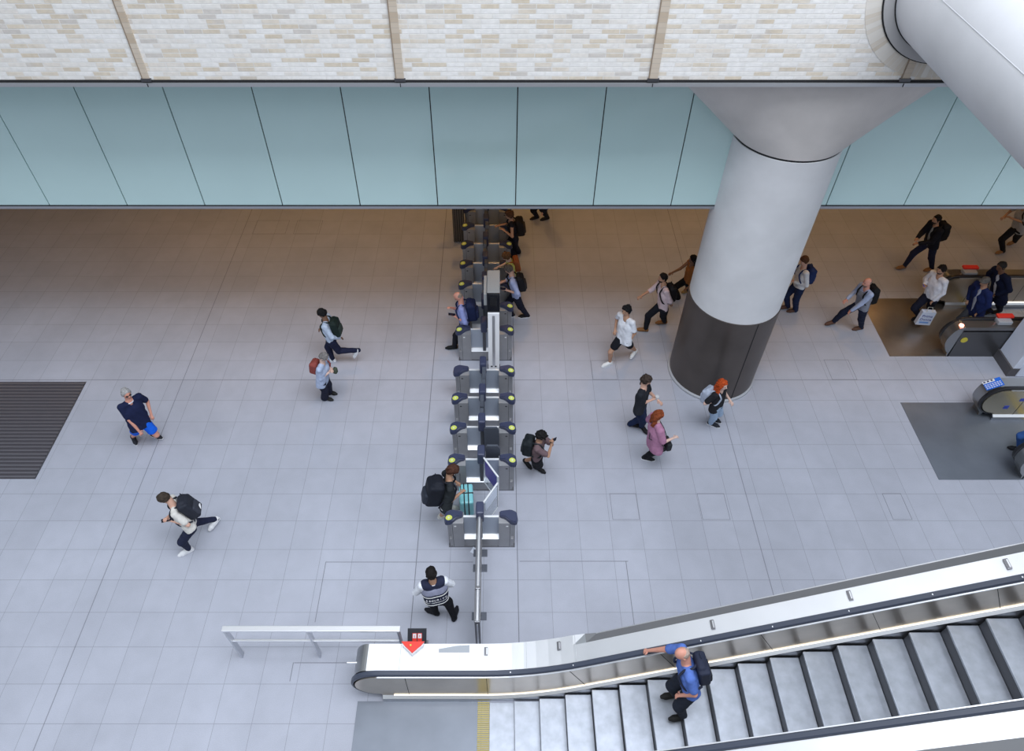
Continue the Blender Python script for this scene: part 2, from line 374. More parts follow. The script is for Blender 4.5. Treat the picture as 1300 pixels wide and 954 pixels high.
# ------------------------------------------------------------------ escalators
def rounded(pts): return pts
def escalator(name_loc, label, cat, x0, zr, xs, rails, steps, mats, deck_y, x_plate, plate_y, plate_mat, near_nose=True):
    pass
Z0 = 1.0
def zr_main(x):
    a, b_ = -.25, 1.3; s = .568
    if x <= a: return Z0
    if x <= b_: return Z0+s*(x-a)**2/(2*(b_-a))
    return Z0+s*(b_-a)/2+s*(x-b_)
def flat(x): return Z0
def balustrade(root, xn, x1, zr, yr, out, warm, rub, nx=40, inner_h=.86):
    """handrail at yr (inner face), deck reaching out to yr+out (out may be negative);
    xn: the leftmost point of the newel."""
    s = 1 if out > 0 else -1; r = .42; cx = xn+r
    xs = [cx+.02+(x1-cx-.02)*i/nx for i in range(nx+1)]
    path = [(x, zr(x)) for x in xs]
    bal = MB()
    # handrail: flat rubber belt round the newel and along the top
    w = .088; V = []; ring_pts = []
    for i in range(15):
        a = -PI*.5-PI*.06*0-(PI)*(i/14)
        ring_pts.append((cx+r*math.cos(a), Z0-r+r*math.sin(a), a))
    V = []; sec = []
    pts = [((px, pz), (math.cos(a), math.sin(a))) for (px, pz, a) in ring_pts]
    pts += [((x, z), None) for (x, z) in path[1:]]
    for (p, nrm) in pts:
        if nrm is None:
            dz = (zr(p[0]+.01)-zr(p[0]-.01))/.02; l = math.hypot(1, dz); nrm = (-dz/l, 1/l)
        ya, yb = yr, yr+s*w
        for (yy, off) in ((ya, -.026), (ya+s*.004, .0), (ya+s*.016, .012), (yb-s*.016, .012), (yb-s*.004, 0), (yb, -.026)):
            V.append((p[0]+nrm[0]*off, yy, p[1]+nrm[1]*off))
    n_ = 6; m_ = len(pts)
    Fc = [(i*n_+k, (i+1)*n_+k, (i+1)*n_+(k+1) % n_, i*n_+(k+1) % n_) for i in range(m_-1) for k in range(n_)]+[tuple(range(n_)), tuple((m_-1)*n_+k for k in range(n_))]
    MB().add(V, Fc).build('handrail', rub, root, True)
    # bright guide edge just under the belt on the step side
    e0 = yr-s*.018
    MB().sweep(path, [(e0, -.05), (e0, -.03), (yr+s*.01, -.03), (yr+s*.01, -.05)]).build('guide_rail', alum, root)
    # inner panel with its rounded end
    ip = MB(); ya, yb = yr-s*.008, yr+s*.03
    ip.sweep(path, [(ya, -.05), (ya, -inner_h), (yb, -inner_h), (yb, -.05)])
    half = [(cx+.02, Z0-.05)]+[(cx+(r-.05)*math.cos(a), Z0-r+(r-.05)*math.sin(a)) for a in [PI/2+PI*i/12 for i in range(13)]]+[(cx+.02, Z0-inner_h)]
    ip.prism(half, 'y', min(ya, yb), max(ya, yb)); ip.build('inner_panel', warm, root)
    # joints in the panel
    x = cx+.45
    while x < x1:
        z = zr(x)-.06; sl = (zr(x+.05)-zr(x-.05))/.1; t = (inner_h-.07)/(1+sl*sl)
        MB().prism([(x-.004, z), (x+.004, z), (x+.004+t*sl, z-t), (x-.004+t*sl, z-t)], 'y', min(ya-s*.003, ya+s*.004), max(ya-s*.003, ya+s*.004)).build('panel_joint', joint, root); x += 1.25
    # lit ledge and skirt
    l0 = yr-s*.058
    MB().sweep(path, [(ya, -inner_h+.02), (ya, -inner_h-.02), (l0, -inner_h-.045), (l0, -inner_h-.02)]).build('skirt_ledge', alum, root)
    MB().sweep([p for p in path if p[0] > cx+.2], [(ya-s*.002, -inner_h+.045), (ya-s*.002, -inner_h+.03), (ya-s*.012, -inner_h+.03), (ya-s*.012, -inner_h+.045)]).build('light_strip', led, root)
    MB().sweep(path, [(l0, -inner_h-.03), (l0, -inner_h-.3), (l0+s*.02, -inner_h-.3), (l0+s*.02, -inner_h-.03)]).build('skirt_panel', steel, root)
    return cx
def deck(root, cx, x1, zr, yr, yo, y_edge, dm, em, x_edge=None, nx=40, body=.97, clad=steel):
    s = 1 if yo > yr else -1; ya = yr+s*.092
    xs = [cx-.16+(x1-cx+.16)*i/nx for i in range(nx+1)]
    path = [(x, zr(x)-.035) for x in xs]
    MB().sweep(path, [(ya, 0), (y_edge, 0), (y_edge, -.03), (ya, -.03)]).build('outer_deck', dm, root)
    # sloping edge strip, level with the deck where the unit is flat
    V = []; Fc = []
    for (x, z) in path:
        t = 0 if x_edge is None else max(0, min(1, (x-x_edge)/.25))
        V += [(x, y_edge, z), (x, yo, z-.11*t), (x, yo, z-.14), (x, y_edge, z-.14)]
    n_ = 4; Fc = [(i*n_+k, (i+1)*n_+k, (i+1)*n_+(k+1) % n_, i*n_+(k+1) % n_) for i in range(nx) for k in range(n_)]+[(0,1,2,3), tuple(nx*n_+k for k in range(4))]
    mb = MB().add(V, Fc)
    o = mb.build('edge_strip', em, root)
    if x_edge is not None:
        o.data.materials.append(dm)
        for p in o.data.polygons:
            if p.center.x < x_edge+.05: p.material_index = 1
    # rounded nose and cladding down to the floor
    hs = [(cx-.16, Z0-.035)]+[(cx-.16-.24*math.sin(a), Z0-.035-.42+.42*math.cos(a)) for a in [PI/2*i/10 for i in range(11)]]+[(cx-.385, .42), (cx-.30, .24), (cx-.2, .12), (cx-.18, 0.0), (cx-.12, 0.0)]
    MB().prism(hs, 'y', min(ya, yo), max(ya, yo)).build('deck_nose', mat('nose_steel', (.33,.34,.35), .28, metal=.85), root, False)
    V = []; Fc = []
    for (x, z) in path: V += [(x, yo, z-.10), (x, yo, max(0, z-body-.35 if z > 1.3 else 0)), (x, yo-s*.02, max(0, z-body-.35 if z > 1.3 else 0)), (x, yo-s*.02, z-.10)]
    Fc = [(i*n_+k, (i+1)*n_+k, (i+1)*n_+(k+1) % n_, i*n_+(k+1) % n_) for i in range(nx) for k in range(n_)]+[(0,1,2,3), tuple(nx*n_+k for k in range(4))]
    MB().add(V, Fc).build('side_cladding', clad, root)

E1 = thing('escalator', 'large escalator rising to the right along the bottom, with a bright steel deck', 'escalator', (0,0,0))
XE = 9.2
inner_main = steel_warm
cx = balustrade(E1, -2.32, XE, zr_main, 3.80, 1, inner_main, rubber, 60)
deck(E1, cx, XE, zr_main, 3.80, 4.30, 4.15, steel_deck, mat('edge_strip_grey', (.26,.26,.27), .5, metal=.4), 1.22, 60)
cx = balustrade(E1, -2.32, XE, zr_main, 2.56, -1, inner_main, rubber, 60)
deck(E1, cx, XE, zr_main, 2.56, 2.06, 2.21, steel_deck, M['edge_strip_grey'], 1.22, 60)
# truss belly
V = []; Fc = []; nx = 30
xs = [1.4+(XE-1.4)*i/nx for i in range(nx+1)]
for x in xs:
    z = max(0.002, zr_main(x)-1.33); V += [(x, 2.08, z), (x, 4.28, z), (x, 4.28, z+.02), (x, 2.08, z+.02)]
Fc = [(i*4+k, (i+1)*4+k, (i+1)*4+(k+1) % 4, i*4+(k+1) % 4) for i in range(nx) for k in range(4)]+[(0,1,2,3), tuple(nx*4+k for k in range(4))]
MB().add(V, Fc).build('truss_underside', steel_dark, E1)
MB().box(-2.3, -.35, 2.62, 3.74, 0, .012).build('landing_plate', plate_cool, E1)
q = MB()
for i in range(40): q.box(-.35, -.16, 2.64+i*.0275, 2.64+i*.0275+.014, 0, .02)
q.build('comb', mat('comb_yellow', (.55,.45,.12), .5), E1)
i = 0; x = -.16
step_tab = []
while x < XE-.45:
    zt = max(.012, zr_main(x+.2)-1.0)
    step_tab.append((x, zt)); x += .4
for i, (x, zt) in enumerate(step_tab):
    zl = step_tab[i-1][1] if i else 0
    o = MB().box(x, x+.405, 2.645, 3.72, zt-.035, zt, .006).build('step', step_mat, E1)
    if zt-zl > .03: MB().box(x+.012, x+.03, 2.65, 3.715, zl-.02, zt-.02).build('riser', step_riser, o)
# buffers on the deck
for (u, v) in ((617,828), (710,821), (905,794), (1079,757), (1279,717)):
    # deck height depends on x: iterate
    z = 1.0
    for _ in range(8): p = at(u, v, z); z = zr_main(p.x)-.035
    sl = (zr_main(p.x+.05)-zr_main(p.x-.05))/.1
    mtx = Matrix.Translation(p) @ Matrix.Rotation(-math.atan(sl), 4, 'Y')
    o = MB().box(-.028, .028, -.065, .065, 0, .03, .005, mtx).build('deck_buffer', steel_dark, E1)
    MB().box(.006, .022, -.05, .05, .03, .034, 0, mtx).build('buffer_face', alum, o)
for (u, v) in ((648,854), (728,845), (890,814), (981,796), (1078,776), (1184,755), (1298,733)):
    z = 1.0
    for _ in range(8): p = at(u, v, z); z = zr_main(p.x)+.012
    MB().tube([p, p+Vector((0,0,.003))], .011, 10).build('marker_dot', white, E1)
# recessed cut-out in the deck beside the landing
a, b_, c_, d_ = [at(u, v, .966) for (u, v) in ((557,829), (596,829), (596,819.5), (579,820.5))]
MB().prism([(p.x, p.y) for p in (a, b_, c_, d_, at(557,824.5,.966))], 'z', .962, .969).build('deck_recess', mat('recess_grey', (.36,.38,.41), .5, metal=.4), E1)
for x in (-1.55, -.62, .42, 1.16):
    z = zr_main(x)-.033; MB().box(x-.003, x+.003, 3.90, 4.29, z-.01, z+.0015).build('deck_joint', mat('deck_joint_grey', (.45,.46,.48), .5), E1)
MB().tube([(-2.20,4.07,.80), (-2.40,4.07,.80)], .018, 12).build('key_switch', alum, E1)

def side_escalator(label, ya_far, yo_far, ya_near, yo_near, xn_far, xn_near, plate, pm, warm, dkm, clad):
    e = thing('escalator', label, 'escalator', (0,0,0)); X1 = 17.5
    cx = balustrade(e, xn_far, X1, flat, ya_far, 1, warm, rubber_black, 10)
    deck(e, cx, X1, flat, ya_far, yo_far, yo_far-.05, dkm, dkm, None, 10, clad=clad)
    cx = balustrade(e, xn_near, X1, flat, ya_near, -1, warm, rubber_black, 10)
    deck(e, cx, X1, flat, ya_near, yo_near, yo_near+.05, dkm, dkm, None, 10, clad=clad)
    MB().box(plate[0], plate[1], plate[2], plate[3], 0, .010).build('landing_plate', pm, e)
    x = plate[1]
    q = MB()
    for i in range(40):
        y0 = ya_near+.08+i*(ya_far-ya_near-.16)/40; q.box(x-.2, x-.02, y0, y0+.014, .01, .018)
    q.build('comb', M['comb_yellow'], e)
    while x < X1-.3:
        MB().box(x, x+.395, ya_near+.08, ya_far-.08, 0, .02, .003).build('step', step_mat, e); x += .4
    return e
dark_deck = mat('dark_deck', (.24,.235,.235), .33, metal=.8)
E2 = side_escalator('upper escalator end at the right edge, with two riders in navy suits', 13.04, 13.36, 11.66, 11.34, 10.75, 10.30, (9.22, 11.9, 11.34, 13.34), plate_warm, steel_warm, dark_deck, mat('dark_cladding', (.11,.11,.115), .3, metal=.6))
E3 = side_escalator('lower escalator end at the right edge with a blue sticker and cream lit side', 9.50, 9.84, 8.30, 7.96, 10.25, 10.35, (8.93, 11.6, 7.94, 9.94), plate_cool, mat('cream_steel', (.62,.56,.44), .25, metal=.8), mat('grey_deck', (.40,.41,.42), .35, metal=.75), steel)
# sticker on the deck nose of the lower escalator
p = at(1267, 490, .93)
mtx = Matrix.Translation((10.42, 9.70, .93)) @ Matrix.Rotation(math.radians(-34), 4, 'Y')
sk = MB().box(-.17, .17, -.10, .12, -.002, .004, 0, mtx).build('sticker', blue_sign, E3)
MB().box(-.17, .06, .06, .125, .003, .006, 0, mtx).build('sticker_header', white, sk)
for i in range(3): MB().box(-.15+.07*i, -.115+.07*i, .08, .115, .006, .008, 0, mtx).build('pictogram', mat('pictogram_dark', (.04,.04,.12), .5), sk)
q = MB()
for r_ in range(3):
    for i in range(7): q.box(-.155+.045*i, -.125+.045*i, -.075+.042*r_, -.055+.042*r_, .004, .006, 0, mtx)
q.build('lettering', white, sk)
q = MB(); q.box(11.02, 11.12, 9.485, 9.49, .62, .70).box(10.80, 10.9, 9.485, 9.49, .36, .46); q.build('blue_pictograms', mat('blue_pictogram', (.05,.08,.45), .5), E3)
# yellow stop disc, warning light on the near side of the upper escalator
q = aty(1224, 432, 11.335)
MB().tube([(q.x, 11.345, q.z), (q.x, 11.325, q.z)], .075, 20).build('yellow_disc', mat('yellow_disc_paint', (.62,.52,.05), .4), E2)
q = at(1221, 413, .99); MB().tube([(q.x, q.y, .965), (q.x, q.y, 1.0)], .05, 16).build('indicator_lamp', mat('indicator_red', (.9,.3,.2), .4, emit=(1,.35,.25), es=4), E2)

def stop_unit(loc, label, rot=0, s=1., style='wedge'):
    t = thing('emergency_stop', label, 'emergency stop', loc, rot, None)
    if style == 'wedge':
        MB().prism([(-.17*s,.07*s), (.17*s,.07*s), (.16*s,.04*s), (0,-.10*s), (-.16*s,.04*s)], 'z', 0, .10*s).build('casing', white, t)
        MB().prism([(-.18*s,.09*s), (.18*s,.09*s), (.13*s,.03*s), (0,-.085*s), (-.13*s,.03*s)], 'z', .10*s, .125*s).build('red_cover', red, t)
        MB().tube([(-.03*s,.03*s,.125*s), (-.03*s,.03*s,.135*s)], .014*s, 12).build('yellow_button', yellow, t)
    else:
        m_ = Matrix.Rotation(math.radians(-30), 4, 'X')
        MB().box(-.17, .15, -.09, .09, 0, .10, .02).build('casing', mat('grey_casing', (.42,.44,.48), .45), t)
        MB().box(-.16, .21, .03, .15, .10, .16, .02).build('red_cover', red, t)
        MB().prism([(-.2, .0), (-.15, .0), (-.26, -.1), (-.3, -.1)], 'z', .0, .03).build('bracket', steel, t)
    return t
stop_unit((at(524.5, 822, 1.0).x, 4.20, .967), 'red and white arrow shaped emergency stop on the bright escalator deck')
stop_unit((at(1229, 344, 1.0).x, 13.20, .967), 'red topped emergency stop box on the far side of the upper escalator', style='box')
stop_unit((at(1276, 411, 1.0).x, 11.50, .967), 'red topped emergency stop box on the near side of the upper escalator', style='box')

# sign panel on the floor behind the arrow
p0 = at(530, 811, .45)
s_ = thing('floor_sign', 'black framed sign with red and white pictograms standing behind the escalator deck', 'sign', (p0.x, p0.y, 0))
tl, tr, bl, br = [at(u, v, z) for (u, v, z) in ((518.6, 804.5, .62), (542.6, 804.5, .62), (516, 820, .44), (541, 820, .44))]
w = (tr.x-tl.x)/2
m_ = Matrix.Translation((0, 0, .53)) @ Matrix.Rotation(math.radians(38), 4, 'X')
pan = MB().box(-w, w, -.13, .13, -.015, .015, .004, m_).build('panel', mat('sign_charcoal', (.03,.033,.04), .45), s_)
for i in (0, 1): MB().box(-.075+.085*i, -.003+.085*i, -.09, .06, .016, .02, 0, m_).build('red_plate', red, pan)
for i in (0, 1):
    q = MB(); q.box(-.068+.085*i, -.01+.085*i, -.02, .052, .02, .023, 0, m_); q.build('white_pictogram', white, pan)
q = MB(); q.box(-.045, -.035, -.012, .03, .023, .025, 0, m_).box(.04, .05, .0, .03, .023, .025, 0, m_).build('pictogram_mark', red, pan)
q = MB(); q.box(-.02, .02, -.02, .02, .01, .53).box(-.14, .14, -.14, .14, 0, .012, .003); q.build('stand', steel_dark, s_)

# ---- white pier at the right
p_ = thing('clad_pier', 'pale blue white square pier with a dark foot at the right edge', 'pillar', (12.16, 10.72, 0))
MB().box(-.50, .5, .0, .62, 0, .26).build('dark_foot', mat('pier_foot', (.10,.095,.10), .5), p_)
MB().box(-.47, .5, 0, .60, .26, 4.58, .01).box(-.30, .5, -.025, .0, .02, 4.58, .004).build('panel', mat('pier_panel', (.80,.85,.97), .45), p_)

# ---- handrail barrier at the left of the landing
hb = thing('steel_handrail', 'stainless steel guard rail with flat top bar left of the escalator', 'railing', (-3.0, 4.47, 0))
hx0, hx1 = at(282, 797, 1.14).x+3.0, at(508, 797, 1.14).x+3.0
MB().box(hx0, hx1, -.045, .045, 1.10, 1.145, .006).build('top_rail', alum, hb)
MB().box(hx0+.02, hx1-.02, -.018, .018, .63, .67, .006).build('lower_rail', alum, hb)
for dx in (hx0+.02, (at(406, 831).x+3.0), hx1-.05):
    MB().box(dx, dx+.03, -.045, .045, 0, 1.105, .004).build('post', steel_dark if 0 else steel, hb)

# ------------------------------------------------------------------ ticket gates
GX0, GX1, GXC = -.95, .29, -.345
ROWS = [6.57, 7.80, 8.57, 9.33, 10.09, 11.32, 12.09, 12.86, 13.63, 14.40, 15.17, 15.94]
grp = 'grey ticket gate cabinets standing in a row across the concourse'
def pod(root, s, disc=True, plain=False):
    "reader head at one end; s=-1 left, +1 right"
    xo = GX0 if s < 0 else GX1; xi = xo-s*.29
    q = MB()
    # body seen in plan: wide at the outer end, narrowing inwards
    pl = [(xi, .13), (xi, .0), (xi+s*.10, -.03), (xi+s*.20, -.13), (xo+s*.02, -.15), (xo+s*.05, -.06), (xo+s*.03, .10), (xo-s*.08, .14)]
    bm = bmesh.new()
    lo = [bm.verts.new((x, y, .86)) for (x, y) in pl]; hi = [bm.verts.new((x*.96+.04*(xo+xi)/2, y*.88+(.0), .945 if abs(x-xi) < .02 else .985-.25*max(0, abs(x-xi)-.2))) for (x, y) in pl]
    n_ = len(pl)
    bm.faces.new(lo); bm.faces.new(hi)
    for i in range(n_): bm.faces.new((lo[i], lo[(i+1) % n_], hi[(i+1) % n_], hi[i]))
    bmesh.ops.recalc_face_normals(bm, faces=bm.faces)
    bmesh.ops.bevel(bm, geom=bm.edges[:], offset=.016, segments=2, affect='EDGES')
    q.bm(bm); o = q.build('reader_head', gate_navy, root, True)
    if disc:
        cxp = xo-s*.045
        m_ = Matrix.Translation((cxp, -.045, .972)) @ Matrix.Rotation(math.radians(14*s), 4, 'Y') @ Matrix.Rotation(math.radians(18), 4, 'X')
        q = MB(); q.tube([(0,0,-.012), (0,0,.014)], .046, 20, True, 1.35)
        d = MB().add([m_ @ Vector(v) for v in q.v], q.f).build('card_reader', yellow, o)
        q = MB(); q.tube([(0,0,.014), (0,0,.018)], .02, 12); MB().add([m_ @ Vector(v) for v in q.v], q.f).build('reader_mark', mat('reader_mark_pale', (.62,.66,.40), .5), d)
def cabinet(y, i, labels):
    t = thing('ticket_gate', labels, 'ticket gate', (0, y, 0), 0, grp)
    # base: long low plinth
    MB().box(GX0+.03, GX1-.03, -.10, .10, .02, .30, .008).build('plinth', gate_body, t)
    MB().box(GX0+.0, GX1+.0, -.115, .115, 0, .03).build('foot_plate', steel_dark, t)
    for s in (-1, 1):
        xo = GX0 if s < 0 else GX1; xi = xo-s*.30
        body = MB(); xa, xb = sorted((xo, xi))
        bm = bmesh.new(); bmesh.ops.create_cube(bm, size=1)
        for v in bm.verts:
            v.co = Vector(((xa+xb)/2+v.co.x*(xb-xa), v.co.y*.23, .46+v.co.z*.86))
        ve = [e for e in bm.edges if abs(e.verts[0].co.z-e.verts[1].co.z) > .5 and abs(e.verts[0].co.x-xo) < .01]
        bmesh.ops.bevel(bm, geom=ve, offset=.075, segments=6, affect='EDGES')
        body.bm(bm); b_ = body.build('end_cabinet', gate_body, t, True)
        MB().box(xo-s*.098-.003, xo-s*.098+.003, -.117, -.113, .03, .86).build('panel_seam', joint, b_)
        MB().box((xo+xi)/2-.02+s*.0, (xo+xi)/2+.02, -.119, -.113, .775, .80).build('ticket_slot', black if i not in (0, 5) else white, b_)
        pod(t, s, disc=not ((i == 0 and s > 0) or (i == 4 and s < 0)))
    # thin raised panel in the middle with bright rims and ledge
    xm0, xm1 = GX0+.30, GX1-.30
    MB().box(xm0, xm1, -.015, .015, .30, .93).build('middle_panel', gate_panel, t)
    MB().box(xm0, xm1, -.02, .02, .93, .95, .003).build('top_edge', gate_white, t)
    MB().prism([(-.108, .30), (-.02, .335), (-.015, .36), (-.015, .30)], 'x', xm0, xm1).build('front_ledge', gate_white, t)
    MB().prism([(.108, .30), (.02, .335), (.015, .36), (.015, .30)], 'x', xm0, xm1).build('rear_ledge', gate_white, t)
    # centre column that carries the paddles
    c_ = MB().box(GXC-.035, GXC+.035, -.09, .06, .30, 1.0, .012).build('paddle_column', mat('paddle_column_grey', (.10,.105,.12), .45, metal=.4), t)
    MB().box(GXC-.075, GXC+.07, -.12, .13, .93, 1.25, .035).build('column_head', gate_navy, c_)
    return t
def paddle(parent, x, y0, y1, yaw=0, m_=paddle_dark):
    "padded leaf hinged at (x,y0), reaching y1-y0 along its own direction"
    L_ = y1-y0; mt = Matrix.Translation((x, y0, 0)) @ Matrix.Rotation(yaw, 4, 'Z')
    sg = 1 if L_ > 0 else -1
    pts = [(0, .36), (sg*abs(L_)*.75, .36), (L_*.97, .50), (L_, .80), (L_*.95, 1.06), (L_*.72, 1.17), (0, 1.17)]
    q = MB().prism(pts, 'x', -.038, .038, mt)
    return q.build('gate_paddle', m_, parent)
names_front = ['nearest grey ticket gate cabinet, joined to the short barrier', 'second grey ticket gate cabinet, behind the man with the teal suitcase',
 'third ticket gate cabinet from the front, with its dark paddle folded open', 'fourth ticket gate cabinet from the front, paddles shut behind it',
 'fifth ticket gate cabinet, last before the post with the screen', 'sixth ticket gate cabinet, beside the bald man and the bright post',
 'seventh ticket gate cabinet, beside the dark screen', 'eighth ticket gate cabinet, beside the man in blue reading his phone', 'ninth ticket gate cabinet, beside the person in yellow',
 'tenth ticket gate cabinet, third from the far end', 'eleventh ticket gate cabinet, second from the far end', 'farthest ticket gate cabinet, just under the glass fascia']
gates = []
for i, y in enumerate(ROWS):
    t = cabinet(y, i, names_front[i]); gates.append(t)
# shut paddles bridge the walkways (each leaf belongs to one cabinet)
for i in range(2, len(ROWS)-1):
    if i == 4: continue
    if i == 2:
        paddle(gates[2], GXC-.01, .11, .37); paddle(gates[3], GXC-.01, -.09, -.35); continue
    if i == 5:
        paddle(gates[5], GXC, .11, .37, -PI/2*.85); paddle(gates[6], GXC, -.09, -.35, PI/2*.85); continue
    dx = (-.02, .02)[i % 2]
    paddle(gates[i], GXC+dx, .11, .375); paddle(gates[i+1], GXC+dx, -.10, -.375)
# opened leaves between the second and third cabinets
def open_leaf(parent, x0, x1, y, z0, z1):
    pts = [(x0, z0), (x1-.05, z0), (x1, z0+.10), (x1, z1-.10), (x1-.05, z1), (x0+.03, z1), (x0, z1-.05)]
    return MB().prism(pts, 'y', y-.02, y+.02).build('gate_paddle', paddle_dark, parent)
open_leaf(gates[2], GXC+.04, GXC+.34, -.15, .34, 1.13); open_leaf(gates[1], GXC+.08, GXC+.36, .17, .34, 1.16)
# wide gate: two glazed leaves swung open towards the right
clear = mat('clear_leaf_glass', (.75,.80,.84), .05, trans=.85, spec=.5)
def wide_leaf(parent, p0, p1, sign, smat):
    d = Vector((p1[0]-p0[0], p1[1]-p0[1], 0)); L_ = d.length; yaw = math.atan2(d.y, d.x)
    mt = Matrix.Translation((p0[0], p0[1], 0)) @ Matrix.Rotation(yaw, 4, 'Z')
    a_ = MB().box(0, L_, -.008, .008, .34, 1.16, .004, mt).build('wide_leaf_glass', clear, parent)
    q = MB(); e = .014
    q.box(0, L_, -e, e, 1.15, 1.175, 0, mt).box(0, L_, -e, e, .33, .35, 0, mt).box(L_-.02, L_, -e, e, .33, 1.17, 0, mt)
    q.build('leaf_rim', gate_white, a_)
    MB().box(.06, L_-.05, -.013, .013, sign[0], sign[1], 0, mt).build('leaf_sign', smat, a_)
wide_leaf(gates[1], (GXC+.05, -.12), (-.02, -.55), (.66, 1.12), purple)
wide_leaf(gates[0], (GXC+.05, .13), (-.03, .56), (.80, 1.10), mat('leaf_sign_pale', (.70,.76,.88), .4))
# raised paving strip below the gates

# screen totem standing at the gates
tt = thing('screen_totem', 'tall bright steel post carrying a dark screen box beside the gates', 'display', (-.125, 10.92, 0))
MB().box(-.14, .14, -.12, .12, 0, .06).build('foot', black, tt)
MB().box(-.125, .125, -.045, .045, .06, 1.86, .01).build('post', mat('totem_white_steel', (.95,.95,.97), .5, metal=0), tt)
MB().box(-.03, .03, -.052, -.044, .2, 1.8).build('post_channel', alum, tt)
q = MB().box(-.07, -.03, -.055, -.044, .16, .19); q.box(.02, .06, -.055, -.044, .16, .19); q.build('post_slots', black, tt)
hd = MB().box(-.135, .135, 0, .72, 1.86, 2.42, .015).build('screen_box', mat('screen_box_grey', (.33,.34,.35), .5), tt)
MB().box(-.133, .133, -.012, .003, 1.865, 2.412).build('screen', mat('dark_screen', (.010,.010,.014), .15, coat=.5), hd)
MB().box(-.07, .07, -.016, -.012, 2.05, 2.30).build('screen_frame', black, hd)
MB().box(-.205, -.14, .06, .66, 2.0, 2.32, .008).build('side_display', mat('side_display_grey', (.40,.41,.42), .4), hd)
MB().box(-.13, .13, .02, .72, 1.80, 1.87).build('bracket', black, tt)

# vertical boards under the fascia left of the far gates
vb = thing('fluted_panel', 'dark fluted upright panel beside the far end of the ticket gates', 'panel', (-1.12, 15.7, 0))
for i in range(5): MB().box(-.14+i*.062, -.10+i*.062, -.06, .06, 0, 1.15, .004).build('fin', mat('fin_brown', (.10,.085,.07), .5), vb)
MB().box(-.15, .16, -.02, .10, 0, 1.12).build('backing', black, vb)

# ---- short barrier from the nearest gate towards the escalator
fb = thing('barrier_rail', 'steel tube barrier on bolted posts between the nearest gate and the escalator', 'barrier', (-.355, 5.4, 0))
for (v) in (703, 722, 783):
    y = at(610, v).y-5.4
    MB().box(-.13, .13, -.07, .07, 0, .022, .004).build('base_plate', mat('base_plate_grey', (.13,.14,.17), .5, metal=.5), fb).location = (0, y, 0)
    MB().box(-.032, .032, -.028, .028, 0, 1.08, .006).build('post', steel_dark, fb).location = (0, y, 0)
y = 4.62-5.4
MB().box(-.045, .045, -.03, .03, 0, 1.1, .006).build('post', steel_dark, fb).location = (0, y, 0)
MB().box(-.012, .012, -.034, -.026, .1, 1.0).build('post_channel', alum, fb).location = (0, y, 0)
MB().tube([(0, 6.47-5.4, 1.11), (0, 5.16-5.4, 1.11)], .027, 14).build('top_tube', alum, fb, True)
MB().tube([(0, 5.14-5.4, 1.10), (0, 4.60-5.4, 1.10)], .03, 14).build('top_tube', alum, fb, True)
for sx_ in (-1, 1): MB().box(sx_*.042-.010, sx_*.042+.010, 4.62-5.4, 6.45-5.4, 1.02, 1.075, .003).build('side_bar', steel_dark, fb)
MB().box(-.04, .04, 5.12-5.4, 5.17-5.4, 1.05, 1.15, .01).build('tube_coupling', steel_dark, fb)
MB().box(-.006, .006, 4.65-5.4, 6.45-5.4, .15, .98).build('glass_infill', mat('barrier_glass', (.5,.55,.58), .08, trans=.8), fb)
cn = MB().prism([(-.10,-.03), (.02,-.09), (.05,.0), (-.04,.08)], 'z', 0, .012).build('paper_sheet', mat('paper', (.72,.76,.86), .8)); cn.location = (-.45, 6.38, .007)
tag(cn, 'small pale sheet of paper lying at the foot of the nearest ticket gate', 'paper')

